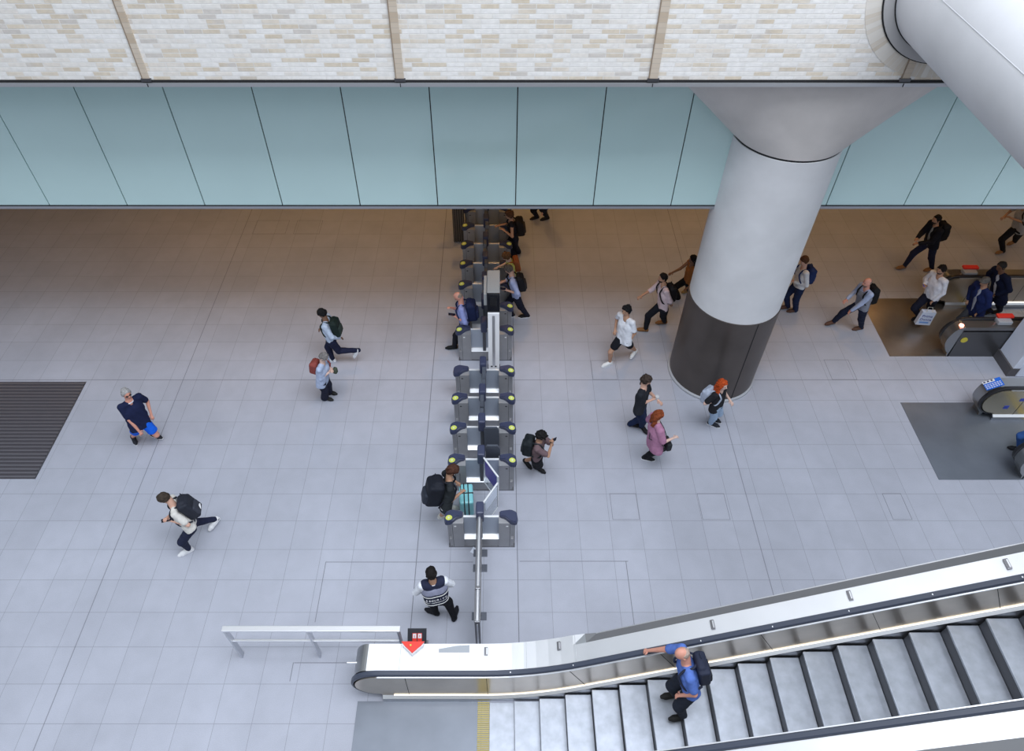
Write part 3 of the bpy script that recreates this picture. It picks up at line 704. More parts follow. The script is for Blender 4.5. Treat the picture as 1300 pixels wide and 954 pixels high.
# ------------------------------------------------------------------ figures: smooth bodies polygonised from distance fields
UPZ = Vector((0,0,1))
def V3(a): return np.array(a, dtype=np.float64)
def unit(v):
    v = V3(v); n = np.linalg.norm(v); return v/n if n > 1e-9 else v
class Field:
    def __init__(s, h=.0105): s.h = h; s.p = []
    def cone(s, a, b, ra, rb, k=.02, squash=None): s.p.append(('c', V3(a), V3(b), ra, rb, k, squash)); return s
    def ell(s, c, R, r, k=.015, op='add'): s.p.append(('e', V3(c), np.array(R, dtype=float), V3(r), None, k, op)); return s
    def box(s, c, R, r, rnd=.03, k=.01): s.p.append(('b', V3(c), np.array(R, dtype=float), V3(r), rnd, k, None)); return s
    def noise(s, amp, fr, seed=0): s.p.append(('n', amp, fr, seed, None, 0, None)); return s
    def cut(s, point, normal): s.p.append(('h', V3(point), unit(normal), None, None, 0, None)); return s
    def mesh(s):
        lo = V3([1e9]*3); hi = -lo
        for q in s.p:
            if q[0] == 'c': r = max(q[3], q[4]); lo = np.minimum(lo, np.minimum(q[1], q[2])-r); hi = np.maximum(hi, np.maximum(q[1], q[2])+r)
            elif q[0] in 'eb' and q[6] != 'sub': r = max(q[3])*1.75; lo = np.minimum(lo, q[1]-r); hi = np.maximum(hi, q[1]+r)
        h = s.h; lo = lo-3*h; n = np.ceil((hi-lo)/h).astype(int)+4
        ax = [lo[i]+h*np.arange(n[i]) for i in range(3)]
        D = np.full(n, 1.0, dtype=np.float32)
        for q in s.p:
            k = q[5]
            if q[0] == 'n':
                rs = np.random.RandomState(q[3]+5); X, Y, Z = ax[0][:,None,None], ax[1][None,:,None], ax[2][None,None,:]; w_ = 0
                for _ in range(7):
                    v = rs.randn(3)*q[2]; w_ = w_+np.sin(X*v[0]+Y*v[1]+Z*v[2]+rs.rand()*6.28)
                D = D+(w_*q[1]/2.6).astype(np.float32); continue
            if q[0] == 'h':
                d = (ax[0][:,None,None]-q[1][0])*q[2][0]+(ax[1][None,:,None]-q[1][1])*q[2][1]+(ax[2][None,None,:]-q[1][2])*q[2][2]
                D = np.maximum(D, d.astype(np.float32)); continue
            if q[0] == 'c': r = max(q[3], q[4])+k+2.5*h; a_ = np.minimum(q[1], q[2])-r; b_ = np.maximum(q[1], q[2])+r
            else: r = max(q[3])*1.75+k+2.5*h; a_ = q[1]-r; b_ = q[1]+r
            i0 = np.clip(((a_-lo)/h).astype(int), 0, n); i1 = np.clip(((b_-lo)/h).astype(int)+1, 0, n)
            if (i1 <= i0).any(): continue
            sl = tuple(slice(i0[i], i1[i]) for i in range(3))
            X, Y, Z = ax[0][sl[0]][:,None,None], ax[1][sl[1]][None,:,None], ax[2][sl[2]][None,None,:]
            if q[0] == 'c':
                a, b = q[1], q[2]; ab = b-a; L = max(ab.dot(ab), 1e-9)
                px_, py_, pz_ = X-a[0], Y-a[1], Z-a[2]
                t = np.clip((px_*ab[0]+py_*ab[1]+pz_*ab[2])/L, 0, 1)
                dx, dy, dz = px_-ab[0]*t, py_-ab[1]*t, pz_-ab[2]*t
                if q[6] is not None:
                    w, f = q[6]; dd = dx*w[0]+dy*w[1]+dz*w[2]; e = (f-1)*dd; dx, dy, dz = dx+w[0]*e, dy+w[1]*e, dz+w[2]*e
                d = np.sqrt(dx*dx+dy*dy+dz*dz)-(q[3]+(q[4]-q[3])*t)
            else:
                R = q[2]; px_, py_, pz_ = X-q[1][0], Y-q[1][1], Z-q[1][2]
                l = [px_*R[i][0]+py_*R[i][1]+pz_*R[i][2] for i in range(3)]
                if q[0] == 'e':
                    r_ = q[3]; k0 = np.sqrt((l[0]/r_[0])**2+(l[1]/r_[1])**2+(l[2]/r_[2])**2); k1 = np.sqrt((l[0]/r_[0]**2)**2+(l[1]/r_[1]**2)**2+(l[2]/r_[2]**2)**2)
                    d = k0*(k0-1)/np.maximum(k1, 1e-6)
                else:
                    m_ = [np.abs(l[i])-(q[3][i]-q[4]) for i in range(3)]
                    d = np.sqrt(sum(np.maximum(c_, 0)**2 for c_ in m_))+np.minimum(np.maximum(np.maximum(m_[0], m_[1]), m_[2]), 0)-q[4]
            d = d.astype(np.float32); o = D[sl]
            if q[6] == 'sub' and q[0] == 'e': D[sl] = np.maximum(o, -d); continue
            if k > 0:
                w = np.maximum(k-np.abs(o-d), 0)/k; D[sl] = np.minimum(o, d)-w*w*k*.25
            else: D[sl] = np.minimum(o, d)
        return nets(D, lo, h)
def nets(D, lo, h):
    S = (D < 0); n = np.array(D.shape)
    c = np.zeros(n-1, dtype=np.int8)
    for i in (0,1):
        for j in (0,1):
            for k in (0,1): c += S[i:n[0]-1+i, j:n[1]-1+j, k:n[2]-1+k]
    act = np.argwhere((c > 0) & (c < 8))
    if len(act) == 0: return np.zeros((0,3)), np.zeros((0,4), int)
    ids = -np.ones(n-1, dtype=np.int64); ids[tuple(act.T)] = np.arange(len(act))
    acc = np.zeros((len(act), 3)); cnt = np.zeros(len(act))
    cor = [(i,j,k) for i in (0,1) for j in (0,1) for k in (0,1)]
    val = {q: D[act[:,0]+q[0], act[:,1]+q[1], act[:,2]+q[2]] for q in cor}
    for a in cor:
        for ax_ in range(3):
            if a[ax_]: continue
            b = list(a); b[ax_] = 1; b = tuple(b)
            fa, fb = val[a], val[b]; m = (fa < 0) != (fb < 0)
            t = np.where(m, fa/np.where(m, fa-fb, 1), 0)
            p = np.tile(np.array(a, float), (len(act), 1)); p[:, ax_] += t
            acc += p*m[:,None]; cnt += m
    P = lo+h*(act+acc/np.maximum(cnt, 1)[:,None])
    Q = []
    for ax_ in range(3):
        sl0 = [slice(1, n[i]-1) for i in range(3)]; sl1 = list(sl0); sl0[ax_] = slice(0, n[ax_]-1); sl1[ax_] = slice(1, n[ax_])
        s0, s1 = S[tuple(sl0)], S[tuple(sl1)]; e = np.argwhere(s0 != s1)
        if len(e) == 0: continue
        off = np.array([1,1,1]); off[ax_] = 0; e = e+off
        u, v = [(1,2), (2,0), (0,1)][ax_]
        def g(du, dv):
            q = e.copy(); q[:,u] -= du; q[:,v] -= dv; return ids[tuple(q.T)]
        quad = np.stack([g(1,1), g(0,1), g(0,0), g(1,0)], 1)
        inside0 = S[tuple(e.T)]
        quad[~inside0] = quad[~inside0][:, ::-1]; Q.append(quad)
    Q = np.concatenate(Q); Q = Q[(Q >= 0).all(1)]
    return P, Q
def field_obj(name, fld, m, parent, extra=None):
    P, Q = fld.mesh()
    if len(P) == 0: return None
    me = bpy.data.meshes.new(name); nv = len(P); nf = len(Q)
    me.vertices.add(nv); me.vertices.foreach_set('co', P.astype(np.float32).ravel())
    me.loops.add(nf*4); me.loops.foreach_set('vertex_index', Q.astype(np.int32).ravel())
    me.polygons.add(nf); me.polygons.foreach_set('loop_start', np.arange(0, nf*4, 4, dtype=np.int32))
    try: me.polygons.foreach_set('loop_total', np.full(nf, 4, dtype=np.int32))
    except Exception: pass
    me.polygons.foreach_set('use_smooth', np.ones(nf, dtype=bool))
    me.update(calc_edges=True); me.validate()
    me.materials.append(m)
    if extra:
        bm = bmesh.new(); bm.from_mesh(me)
        for (mb, mm) in extra:
            me.materials.append(mm) if mm is not m else None
            idx = 0 if mm is m else len(me.materials)-1
            vs = [bm.verts.new(v) for v in mb.v]
            for f in mb.f:
                try: q = bm.faces.new([vs[i] for i in f]); q.smooth = True; q.material_index = idx
                except ValueError: pass
        bm.to_mesh(me); bm.free()
    o = bpy.data.objects.new(name, me); COL.objects.link(o); o.parent = parent
    return o
def ik(a, c, l1, l2, hint):
    a, c = V3(a), V3(c); d = c-a; L = np.linalg.norm(d)
    if L > (l1+l2)*.999:
        k = L/((l1+l2)*.999)
        if k > 1.12: c = a+d/L*(l1+l2)*1.10; d = c-a; L = np.linalg.norm(d); k = 1.10
        l1 *= k*1.001; l2 *= k*1.001
    x = (l1*l1-l2*l2+L*L)/(2*L); y = math.sqrt(max(l1*l1-x*x, 0)); u = d/L
    h_ = V3(hint)-u*np.dot(hint, u); return a+u*x+unit(h_)*y, c
SKIN = {'light': (.62,.37,.28), 'pale': (.70,.48,.40), 'tan': (.46,.26,.17), 'brown': (.21,.11,.07), 'red': (.66,.31,.23)}
def person(label, facing, head, pelvis, feet, hz, h=1.75, hands=(None, None), skin='light', hair=('short', (.03,.02,.015)),
           top=('tee', (.5,.5,.5)), bottom=('trousers', (.02,.025,.05)), shoe=((.02,.02,.02), None), build=1.0, elbow=.6, look=None, pitch=15,
           foot_yaw=(None, None), pack=None, extras=(), collar=None, beard=None, world=None, name='person'):
    k = h/1.75
    fd = math.radians(facing); fw = V3((math.cos(fd), math.sin(fd), 0)); lf = V3((-math.sin(fd), math.cos(fd), 0)); up = V3((0,0,1))
    if world:   # the figure stands on something else than the floor
        Hd = V3(world['head']); FL, FR = V3(world['feet'][0]), V3(world['feet'][1]); P0 = V3(world['pelvis'])
    else:
        Hd = V3(at(head[0], head[1], hz))
        FL = V3(at(*feet[0])); FR = V3(at(*feet[1]))
        pz = .51*h
        P0 = V3(at(pelvis[0], pelvis[1], pz))
    ground = (FL+FR)/2; ground[2] = min(FL[2], FR[2]) if world else 0
    o = ground.copy()
    root = thing(name, label, 'person', tuple(o))
    Hd, FL, FR, P0 = Hd-o, FL-o, FR-o, P0-o
    sp = unit(Hd-P0); P = Hd-sp*(.415*h)
    # keep the pelvis within reach of both feet
    hipw = .088*k
    leg = .49*h
    for _ in range(30):
        bad = False
        for s, Ft in ((1, FL), (-1, FR)):
            H_ = P+lf*hipw*s; A = Ft+up*.075*k; d = np.linalg.norm(H_-A)
            if d > leg*1.0:
                P = P-up*.008*k+(V3((Ft[0], Ft[1], P[2]))-P)*.015; bad = True
        if not bad: break
    sp = unit(Hd-P)
    N = Hd-sp*.104*h-fw*.02*k
    chest = P+(N-P)*.62
    lat = unit(np.cross(up, fw)); lat = lf
    tf = unit(np.cross(lat, unit(N-P)))   # the chest's own forward
    tf = tf if np.dot(tf, fw) > 0 else -tf
    tu = unit(N-P)
    b = build
    sh = {1: N+lat*.175*k*(.5+.5*b)-tu*.045*k, -1: N-lat*.175*k*(.5+.5*b)-tu*.045*k}
    hip = {1: P+lat*hipw, -1: P-lat*hipw}
    ft = {1: FL, -1: FR}
    knee = {}; ank = {}; fdir = {}
    for s in (1, -1):
        y_ = foot_yaw[0 if s > 0 else 1]; y_ = facing if y_ is None else y_; fr = math.radians(y_)
        lift = ft[s][2]
        pit = min(1.1, lift*3.2) if lift > .03 and not world else 0
        fdir[s] = V3((math.cos(fr)*math.cos(pit), math.sin(fr)*math.cos(pit), -math.sin(pit)))
        A = ft[s]+up*.075*k-fdir[s]*.04*k
        knee[s], ank[s] = ik(hip[s], A, .245*h, .245*h, fw+.1*lat*s)
    el = {}; wr = {}
    for s in (1, -1):
        hd = hands[0 if s > 0 else 1]
        if hd is None: W = sh[s]+lat*.10*k*s*b-up*.50*k+fw*.06*k
        elif len(hd) == 3 and not world and isinstance(hd, tuple): W = V3(at(*hd))-o
        else: W = sh[s]+fw*hd[0]+lat*s*hd[1]+up*hd[2] if isinstance(hd, list) else V3(hd)-o
        el[s], wr[s] = ik(sh[s], W, .172*h, .155*h, -up*1.0-fw*.45+lat*s*elbow)
    # head frame
    la = math.radians(look if look is not None else facing); pi_ = math.radians(pitch)
    hf = V3((math.cos(la)*math.cos(pi_), math.sin(la)*math.cos(pi_), -math.sin(pi_))); hl = V3((-math.sin(la), math.cos(la), 0)); hu = np.cross(hf, hl)
    HR = [hf, hl, hu]
    sm = mat('skin_'+skin, SKIN[skin], .55, spec=.35, var=.06, vscale=12)
    # ---------------- body
    B = Field(.0105)
    sq = (tf, 1.22)
    for s in (1, -1):
        B.cone(P+lat*.06*k*s, chest+lat*.065*k*s, .105*k*b, .112*k*b, .05, sq)
        B.cone(chest+lat*.065*k*s, N+lat*.09*k*s-tu*.06*k, .112*k*b, .065*k, .04, sq)
        B.cone(N-tu*.05*k+lat*.05*k*s, sh[s], .052*k, .052*k, .03)
        B.cone(hip[s], knee[s], .088*k*b, .055*k*(.5+.5*b), .035).cone(knee[s], ank[s], .055*k*(.5+.5*b), .036*k, .02)
        m_ = knee[s]+(ank[s]-knee[s])*.33-fw*.012*k; B.cone(m_, m_+(ank[s]-knee[s])*.12, .05*k, .045*k, .02)
        B.cone(ank[s], ft[s]+up*.036*k+fdir[s]*.12*k, .032*k, .020*k, .02)
        B.cone(sh[s], el[s], .047*k*(.5+.5*b), .036*k*(.6+.4*b), .02).cone(el[s], wr[s], .038*k*(.6+.4*b), .024*k, .015)
    B.cone(N-tu*.05*k, Hd-hu*.05*k-hf*.02*k, .066*k, .056*k, .03)
    B.ell(Hd+hu*.015*k, HR, (.094*k, .074*k, .105*k), .02).ell(Hd-hu*.055*k+hf*.02*k, HR, (.062*k, .05*k, .062*k), .035)
    B.cone(Hd+hf*.082*k+hu*.005*k, Hd+hf*.105*k-hu*.022*k, .010, .014, .012)
    for s in (1, -1): B.ell(Hd+hl*.078*k*s-hu*.005*k-hf*.005, HR, (.018, .010, .03), .008)
    extra = []
    wd = {}
    for s in (1, -1):
        dr = unit(wr[s]-el[s]); sd = unit(np.cross(dr, up)) if abs(dr[2]) < .95 else fw
        pn = unit(np.cross(sd, dr)); pe = wr[s]+dr*.085*k
        inw = unit(-lat*s) ; thd = sd if np.dot(sd, inw) > 0 else -sd
        B.cone(wr[s], pe, .024*k, .028*k, .012, (pn, 1.45))
        wd[s] = pe
        mb = MB()
        pdn = pn if pn[2] < 0 else -pn
        for i, L_ in enumerate((.070, .080, .074, .058)):
            off = thd*(.027-.018*i)*k; a = pe-dr*.01+off; c1 = a+unit(dr+pdn*.25)*L_*.55*k; c2 = c1+unit(dr*.6+pdn*.9)*L_*.5*k
            mb.tube([a, a+(c1-a)*.6, c1, c2], [.0095*k, .0095*k, .009*k, .006*k], 7)
        a = wr[s]+dr*.03*k+thd*.024*k; c1 = a+unit(thd*.8+dr*.6)*.035*k; c2 = c1+unit(dr+pdn*.3)*.032*k
        mb.tube([a, c1, c2], [.012*k, .011*k, .008*k], 7); extra.append((mb, sm))
    mb = MB()
    for s in (1, -1):
        c_ = Hd+hf*.083*k+hl*.032*k*s+hu*.014*k; mb.tube([c_-hf*.004, c_+hf*.008], [.010, .007], 8)
    extra.append((mb, mat('eye_dark', (.02,.015,.012), .3)))
    mb = MB(); c_ = Hd+hf*.079*k-hu*.058*k; mb.tube([c_-hl*.024, c_+hf*.006, c_+hl*.024], [.004,.007,.004], 7); extra.append((mb, mat('lips', (.40,.15,.13), .5)))
    field_obj('body', B, sm, root, extra)
    # ---------------- bottom
    bare = len(top) < 3 or top[2] >= -.02
    kind, col = bottom[0], bottom[1]; bm_ = fab('b%02x%02x%02x' % tuple(int(min(c,1)*255) for c in col), col)
    G = Field(.0105); t_ = .013
    for s in (1, -1):
        if kind == 'skirt':
            G.cone(hip[s], hip[s]+(knee[s]-hip[s])*.85+lat*.02*s, .105*k*b, .115*k*b, .07)
        else:
            if kind == 'trousers': G.cone(hip[s], knee[s], .086*k*b+t_, .067*k*(.5+.5*b)+t_, .03); G.cone(knee[s], ank[s]+(knee[s]-ank[s])*-.04, .067*k*(.5+.5*b)+t_, bottom[2] if len(bottom) > 2 else .052*k, .02)
            elif kind == 'shorts': G.cone(hip[s], hip[s]+(knee[s]-hip[s])*.62, .088*k*b+t_, .094*k*(.5+.5*b), .03)
    for s in (1, -1): G.cone(P+lat*.05*k*s, P+lat*.05*k*s+tu*.08*k, .108*k*b+.006, .106*k*b+.004, .04, sq)
    G.cut(P+tu*(.09 if bare else .05)*k, tu).noise(.003, 30, len(label))
    field_obj({'trousers': 'trousers', 'shorts': 'shorts', 'skirt': 'skirt'}[kind], G, bm_, root)
    # ---------------- top
    kind, col = top[0], top[1]; tm = fab('t%02x%02x%02x' % tuple(int(min(c,1)*255) for c in col), col)
    T = Field(.0105); ti = {'tee': .014, 'shirt': .016, 'jacket': .028, 'vest': .024, 'loose': .03, 'tank': .012}[kind]
    hem = top[2] if len(top) > 2 else {'tee': -.06, 'shirt': .0, 'jacket': -.13, 'vest': -.02, 'loose': -.14, 'tank': .02}[kind]
    for s in (1, -1):
        T.cone(P+tu*hem*k+lat*(.06 if hem > -.03 else .078)*k*s-tu*.08, chest+lat*.065*k*s, (.105 if hem > -.03 else .112)*k*b+ti+(.01 if kind in ('jacket','loose') else 0), .112*k*b+ti, .05, sq)
        T.cone(chest+lat*.065*k*s, N+lat*.09*k*s-tu*.06*k, .112*k*b+ti, .062*k+ti, .04, sq)
        T.cone(N-tu*.055*k+lat*.05*k*s, sh[s], .052*k+ti*.7, .050*k+ti, .03)
    T.cut(P+tu*hem*k, -tu)
    T.noise(.0045, 30, len(label)+9)
    def sleeves(T, kind, ti):
        for s in (1, -1):
            if kind in ('shirt', 'jacket'):
                T.cone(sh[s], el[s], .048*k+ti, .040*k+ti, .02).cone(el[s], el[s]+(wr[s]-el[s])*.94, .040*k+ti, .030*k+ti*.7, .015)
            elif kind in ('tee', 'loose'):
                T.cone(sh[s], sh[s]+(el[s]-sh[s])*(.72 if kind == 'tee' else .85), .050*k+ti, .052*k+ti, .02)
            elif kind == 'rolled':
                T.cone(sh[s], el[s], .048*k+ti, .042*k+ti, .02).cone(el[s], el[s]+(wr[s]-el[s])*.15, .044*k+ti, .042*k+ti, .01)
    slv = top[3] if len(top) > 3 else kind
    sleeves(T, slv, ti)
    field_obj({'tee': 't_shirt', 'shirt': 'shirt', 'jacket': 'jacket', 'vest': 'vest', 'loose': 'blouse', 'tank': 'sleeveless_top'}[kind], T, tm, root)
    # ---------------- shoes
    sc, so = shoe; shm = fab('s%02x%02x%02x' % tuple(int(min(c,1)*255) for c in sc), sc, .6)
    for s in (1, -1):
        S_ = Field(.009); f0 = ft[s]; up_f = unit(np.cross(fdir[s], np.cross(up, fdir[s])))
        heel = f0-fdir[s]*.075*k+up_f*.045*k; ball = f0+fdir[s]*.10*k+up_f*.036*k; toe = f0+fdir[s]*.155*k+up_f*.030*k
        S_.cone(heel, ball, .040*k, .042*k, .02, (up_f, 1.0)).cone(ball, toe, .042*k, .030*k, .02)
        S_.cone(heel+up_f*.03*k+fdir[s]*.02*k, ank[s], .044*k, .047*k, .02).cone(ank[s], ball, .046*k, .042*k, .02)
        S_.cut(f0+up_f*.008, -up_f)
        ob = field_obj('shoe', S_, shm, root)
        if so:
            Q_ = Field(.009); Q_.cone(heel-up_f*.02*k, ball-up_f*.012*k, .044*k, .048*k, .01).cone(ball-up_f*.012*k, toe-up_f*.006*k, .048*k, .036*k, .01)
            Q_.cut(f0+up_f*.030, up_f).cut(f0+up_f*.002, -up_f)
            field_obj('sole', Q_, fab('sole%02x%02x%02x' % tuple(int(min(c,1)*255) for c in so), so, .6), ob)
    # ---------------- hair
    hk, hc = hair
    if hk:
        hm = mat('hair_%02x%02x%02x' % tuple(int(c*255) for c in hc), hc, .75, spec=.15, var=.3, vscale=25, bump=.9, bscale=45)
        Hh = Field(.009)
        if hk == 'stubble':
            Hh.ell(Hd+hu*.012*k-hf*.004, HR, (.097*k, .078*k, .106*k), 0); Hh.cut(Hd, unit(hf*1.0+hu*.35)).cut(Hd-hu*.05*k, -hu).cut(Hd+hu*.06*k, hu)
        elif hk == 'cap':
            Hh.ell(Hd+hu*.035*k, HR, (.112*k, .092*k, .085*k), .01); Hh.cone(Hd+hf*.09*k+hu*.05*k-hl*.035, Hd+hf*.09*k+hu*.05*k+hl*.035, .035, .035, .02, (hu, 2.0)); Hh.cut(Hd+hu*.02*k, -hu)
        else:
            e = .014 if hk == 'short' else .022
            Hh.ell(Hd+hu*.02*k-hf*.008*k, HR, (.094*k+e, .076*k+e, .102*k+e), 0)
            if hk == 'thick': Hh.ell(Hd+hu*.07*k+hf*.01, HR, (.09*k, .075*k, .05*k), .03)
            Hh.cut(Hd+hf*.038*k+hu*.01, unit(hf*.85-hu*.52)).cut(Hd-hu*(.055 if hk == 'short' else .075)*k-hf*.05*k, unit(-hu+hf*.3))
            if hk in ('long', 'long_loose', 'pony'):
                bk = Hd-hf*.075*k
                if hk == 'pony': Hh.cone(bk+hu*.02*k, bk-hf*.03-up*.22*k, .03, .018, .02)
                else:
                    for s in (1, -1): Hh.cone(bk+hl*.04*s-hu*.0, bk-up*.24*k+hl*.055*s-tf*.02, .055*k, .045*k, .03)
                    if hk == 'long_loose':
                        for s in (1, -1): Hh.cone(Hd+hl*.085*s*k+hu*.02, Hd+hl*.105*s*k-up*.18*k-hf*.01, .032*k, .04*k, .03)
            if hk == 'bun': Hh.ell(Hd-hf*.10*k+hu*.05, HR, (.04,.04,.04), .02)
        if hk != 'cap': Hh.noise(.0025 if hk == 'stubble' else (.006 if hk == 'short' else .009), 75, len(label))
        field_obj('cap' if hk == 'cap' else 'hair', Hh, hm, root)
    if beard:
        Bd = Field(.008); Bd.ell(Hd-hu*.062*k+hf*.022*k, HR, (.070*k, .062*k, .058*k), 0); Bd.cut(Hd-hu*.045*k, hu).cut(Hd-hf*.0*k, -unit(hf*1-hu*.3))
        field_obj('beard', Bd, mat('beard_%02x' % int(beard[0]*255), beard, .8), root)
    if collar:
        mb = MB(); c_ = N-tu*.015*k+tf*.005; rr = .066*k
        pts = [c_+lat*math.cos(a)*rr+tf*math.sin(a)*rr*.95-tu*(.02 if math.sin(a) > .6 else 0) for a in [2*PI*i/18+PI/2 for i in range(19)]]
        mb.tube(pts, .013*k, 8); mb.build('collar', fab('c%02x%02x' % (int(collar[0]*255), int(collar[2]*255)), collar), root, True)
    J = dict(root=root, o=o, P=P, N=N, chest=chest, sh=sh, el=el, wr=wr, hd=wd, tf=tf, tu=tu, lat=lat, fw=fw, Hd=Hd, k=k, b=b, hf=hf, hu=hu, hl=hl, ti=ti, knee=knee)
    if pack: backpack(J, **pack)
    return J
def backpack(J, label, col, size=(.30,.46,.17), down=.0, side=0., strap=True, cat='backpack', off=0., acc=None, pocket=True, tilt=0, name='backpack'):
    k, tf, tu, lat = J['k'], J['tf'], J['tu'], J['lat']
    w, h_, d = [x/2 for x in size]
    bd = (.112*k*J['b']+J['ti'])/1.22+d*.92+off
    c = J['P']+(J['N']-J['P'])*.63-tf*bd-tu*down+lat*side
    root = thing(name, label, cat, tuple(J['o']+c))
    R = [tf, lat, tu]; m = fab('p%02x%02x%02x' % tuple(int(min(x,1)*255) for x in col), col, .7)
    z = V3((0,0,0))
    Fd = Field(.010); Fd.box(z-tu*.03, R, (d, w, h_*.90), min(d, w)*.5, 0).box(z+tu*h_*.3+tf*d*.2, R, (d*.72, w*.82, h_*.68), min(d, w)*.6, .03)
    field_obj('pack_body', Fd, m, root)
    if pocket:
        Fd = Field(.010); Fd.box(-tf*d*.9-tu*h_*.35, R, (d*.45, w*.78, h_*.45), d*.38, 0)
        m2 = fab('q%02x%02x%02x' % tuple(int(min(x,1)*255) for x in (acc or col)), acc or tuple(min(1, x*1.5+.01) for x in col), .7)
        field_obj('front_pocket', Fd, m2, root)
    q = MB(); top = tu*h_*.93-tf*d*.1; q.tube([top+lat*.04, top+lat*.03+tu*.035, top-lat*.03+tu*.035, top-lat*.04], .008, 8); q.build('grab_handle', m, root, True)
    if strap:
        for s in (1, -1):
            if strap == 'one' and s < 0: continue
            if strap == 'right' and s > 0: continue
            rel = lambda p: p-c
            r_ = .105*k*J['b']+J['ti']
            shl = J['N']+lat*.105*k*s+tu*(.022*k+J['ti']*1.1-.04*k)
            chs = J['N']-tu*.17*k+lat*.115*k*s; brst = chs+tf*(r_*.98)
            lowf = J['P']+(J['N']-J['P'])*.42+lat*(.075*k+r_*.78)*s+tf*r_*.55
            low = J['P']+(J['N']-J['P'])*.36+lat*(.075*k+r_*.72)*s-tf*r_*.6
            pts = [V3(c+tu*h_*.8+tf*d*.9+lat*.07*s), shl-tf*.06, shl+tf*.035, (shl+brst)/2+tf*.055, brst, lowf, low, V3(c-tu*h_*.75+tf*d*.7+lat*w*.8*s)]
            # smooth
            P_ = []
            for i in range(len(pts)-1):
                a0, a1, a2, a3 = pts[max(i-1,0)], pts[i], pts[i+1], pts[min(i+2, len(pts)-1)]
                for j in range(5):
                    t = j/5; P_.append(.5*((2*a1)+(-a0+a2)*t+(2*a0-5*a1+4*a2-a3)*t*t+(-a0+3*a1-3*a2+a3)*t**3))
            P_.append(pts[-1])
            MB().tube([rel(p) for p in P_], .017*k, 8).build('shoulder_strap', m, root, True)
    return root
def phone(J, s, label, tilt=.4):
    p = J['hd'][s]+J['o']; t = thing('phone', label, 'phone', tuple(p+V3((0,0,.014))))
    f = J['fw']; yaw = math.atan2(f[1], f[0]); mt = Matrix.Rotation(yaw, 4, 'Z') @ Matrix.Rotation(-tilt, 4, 'Y')
    MB().box(-.045, .115, -.038, .038, 0, .010, .004, mt).build('case', black, t)
    MB().box(-.038, .108, -.033, .033, .010, .0115, 0, mt).build('screen', mat('phone_glass', (.015,.015,.03), .1, coat=.6), t)
    return t

dk = (.008,.008,.010)
# 1 striding man with phone
J = person('person in a white t-shirt and dark trousers striding left, looking at a phone', 205, (208.6,632.7), (238.6,664), ((239,701,0), (274,664,.10)), 1.50, 1.76,
  hands=((220,662,1.12), (214,656,1.14)), skin='light', hair=('short', (.05,.038,.03)), top=('tee', (.66,.64,.60)), bottom=('trousers', (.018,.022,.05), .045), shoe=((.78,.78,.80), (.85,.85,.87)), pitch=40, foot_yaw=(212,235),
  pack=dict(label='large charcoal backpack with a white curved mark on the striding man in white', col=(.025,.028,.04), size=(.36,.52,.20), side=-.02, pocket=True))
phone(J, 1, 'dark phone held by the striding man in the white t-shirt', .2)
bp = bpy.data.objects[[o.name for o in bpy.data.objects if o.name.startswith('backpack')][-1]]
k_ = J; d_ = .12+.06
pts = [(-J['tf']*(d_)-J['tu']*(.05+.0*i)+J['lat']*(.02+.022*i)-J['tu']*(-.018*math.sin(i*.7))) for i in range(6)]
MB().tube(pts, [.010,.015,.017,.015,.010,.004], 8).build('white_mark', white, bp)

# 2 older man in a navy polo
J = person('older person with grey hair in a navy polo shirt and bright blue shorts', 318, (160.5,500), (181.5,538), ((198,555,.02), (171,559,0)), 1.62, 1.76,
  hands=([.10,.02,-.50], (176,547,.80)), skin='red', hair=('short', (.36,.35,.35)), top=('tee', (.012,.017,.055), -.07), bottom=('shorts', (.01,.13,.75)), shoe=((.02,.022,.03), (.80,.80,.82)), build=1.14, pitch=5, foot_yaw=(340,305), collar=(.62,.62,.68))
q = MB(); Hd = J['Hd']; k = J['k']
for s in (1,-1): q.tube([Hd+J['hf']*.088*k+J['hl']*s*.034*k+J['hu']*.014, Hd+J['hf']*.097*k+J['hl']*s*.034*k+J['hu']*.014], .022, 10)
q.tube([Hd+J['hf']*.09*k-J['hl']*.07*k+J['hu']*.016, Hd+J['hf']*.10*k+J['hu']*.016, Hd+J['hf']*.09*k+J['hl']*.07*k+J['hu']*.016], .004, 6); q.build('sunglasses', black, J['root'])

# 3 running man in a pale shirt
J = person('person in a pale blue shirt running left, rear leg kicked up, white shoes', 180, (408.6,398), (421,430), ((454,449,.34), (421,459,0)), 1.60, 1.74,
  hands=((431,429,.93), [.16,.0,-.36]), skin='brown', hair=('short', (.012,.011,.012)), top=('shirt', (.48,.56,.70)), bottom=('trousers', (.015,.018,.045)), shoe=((.72,.73,.76), (.85,.85,.88)), pitch=20, foot_yaw=(180,185),
  pack=dict(label='dark green black backpack on the running man in the pale shirt', col=(.012,.022,.02), size=(.31,.46,.17)))
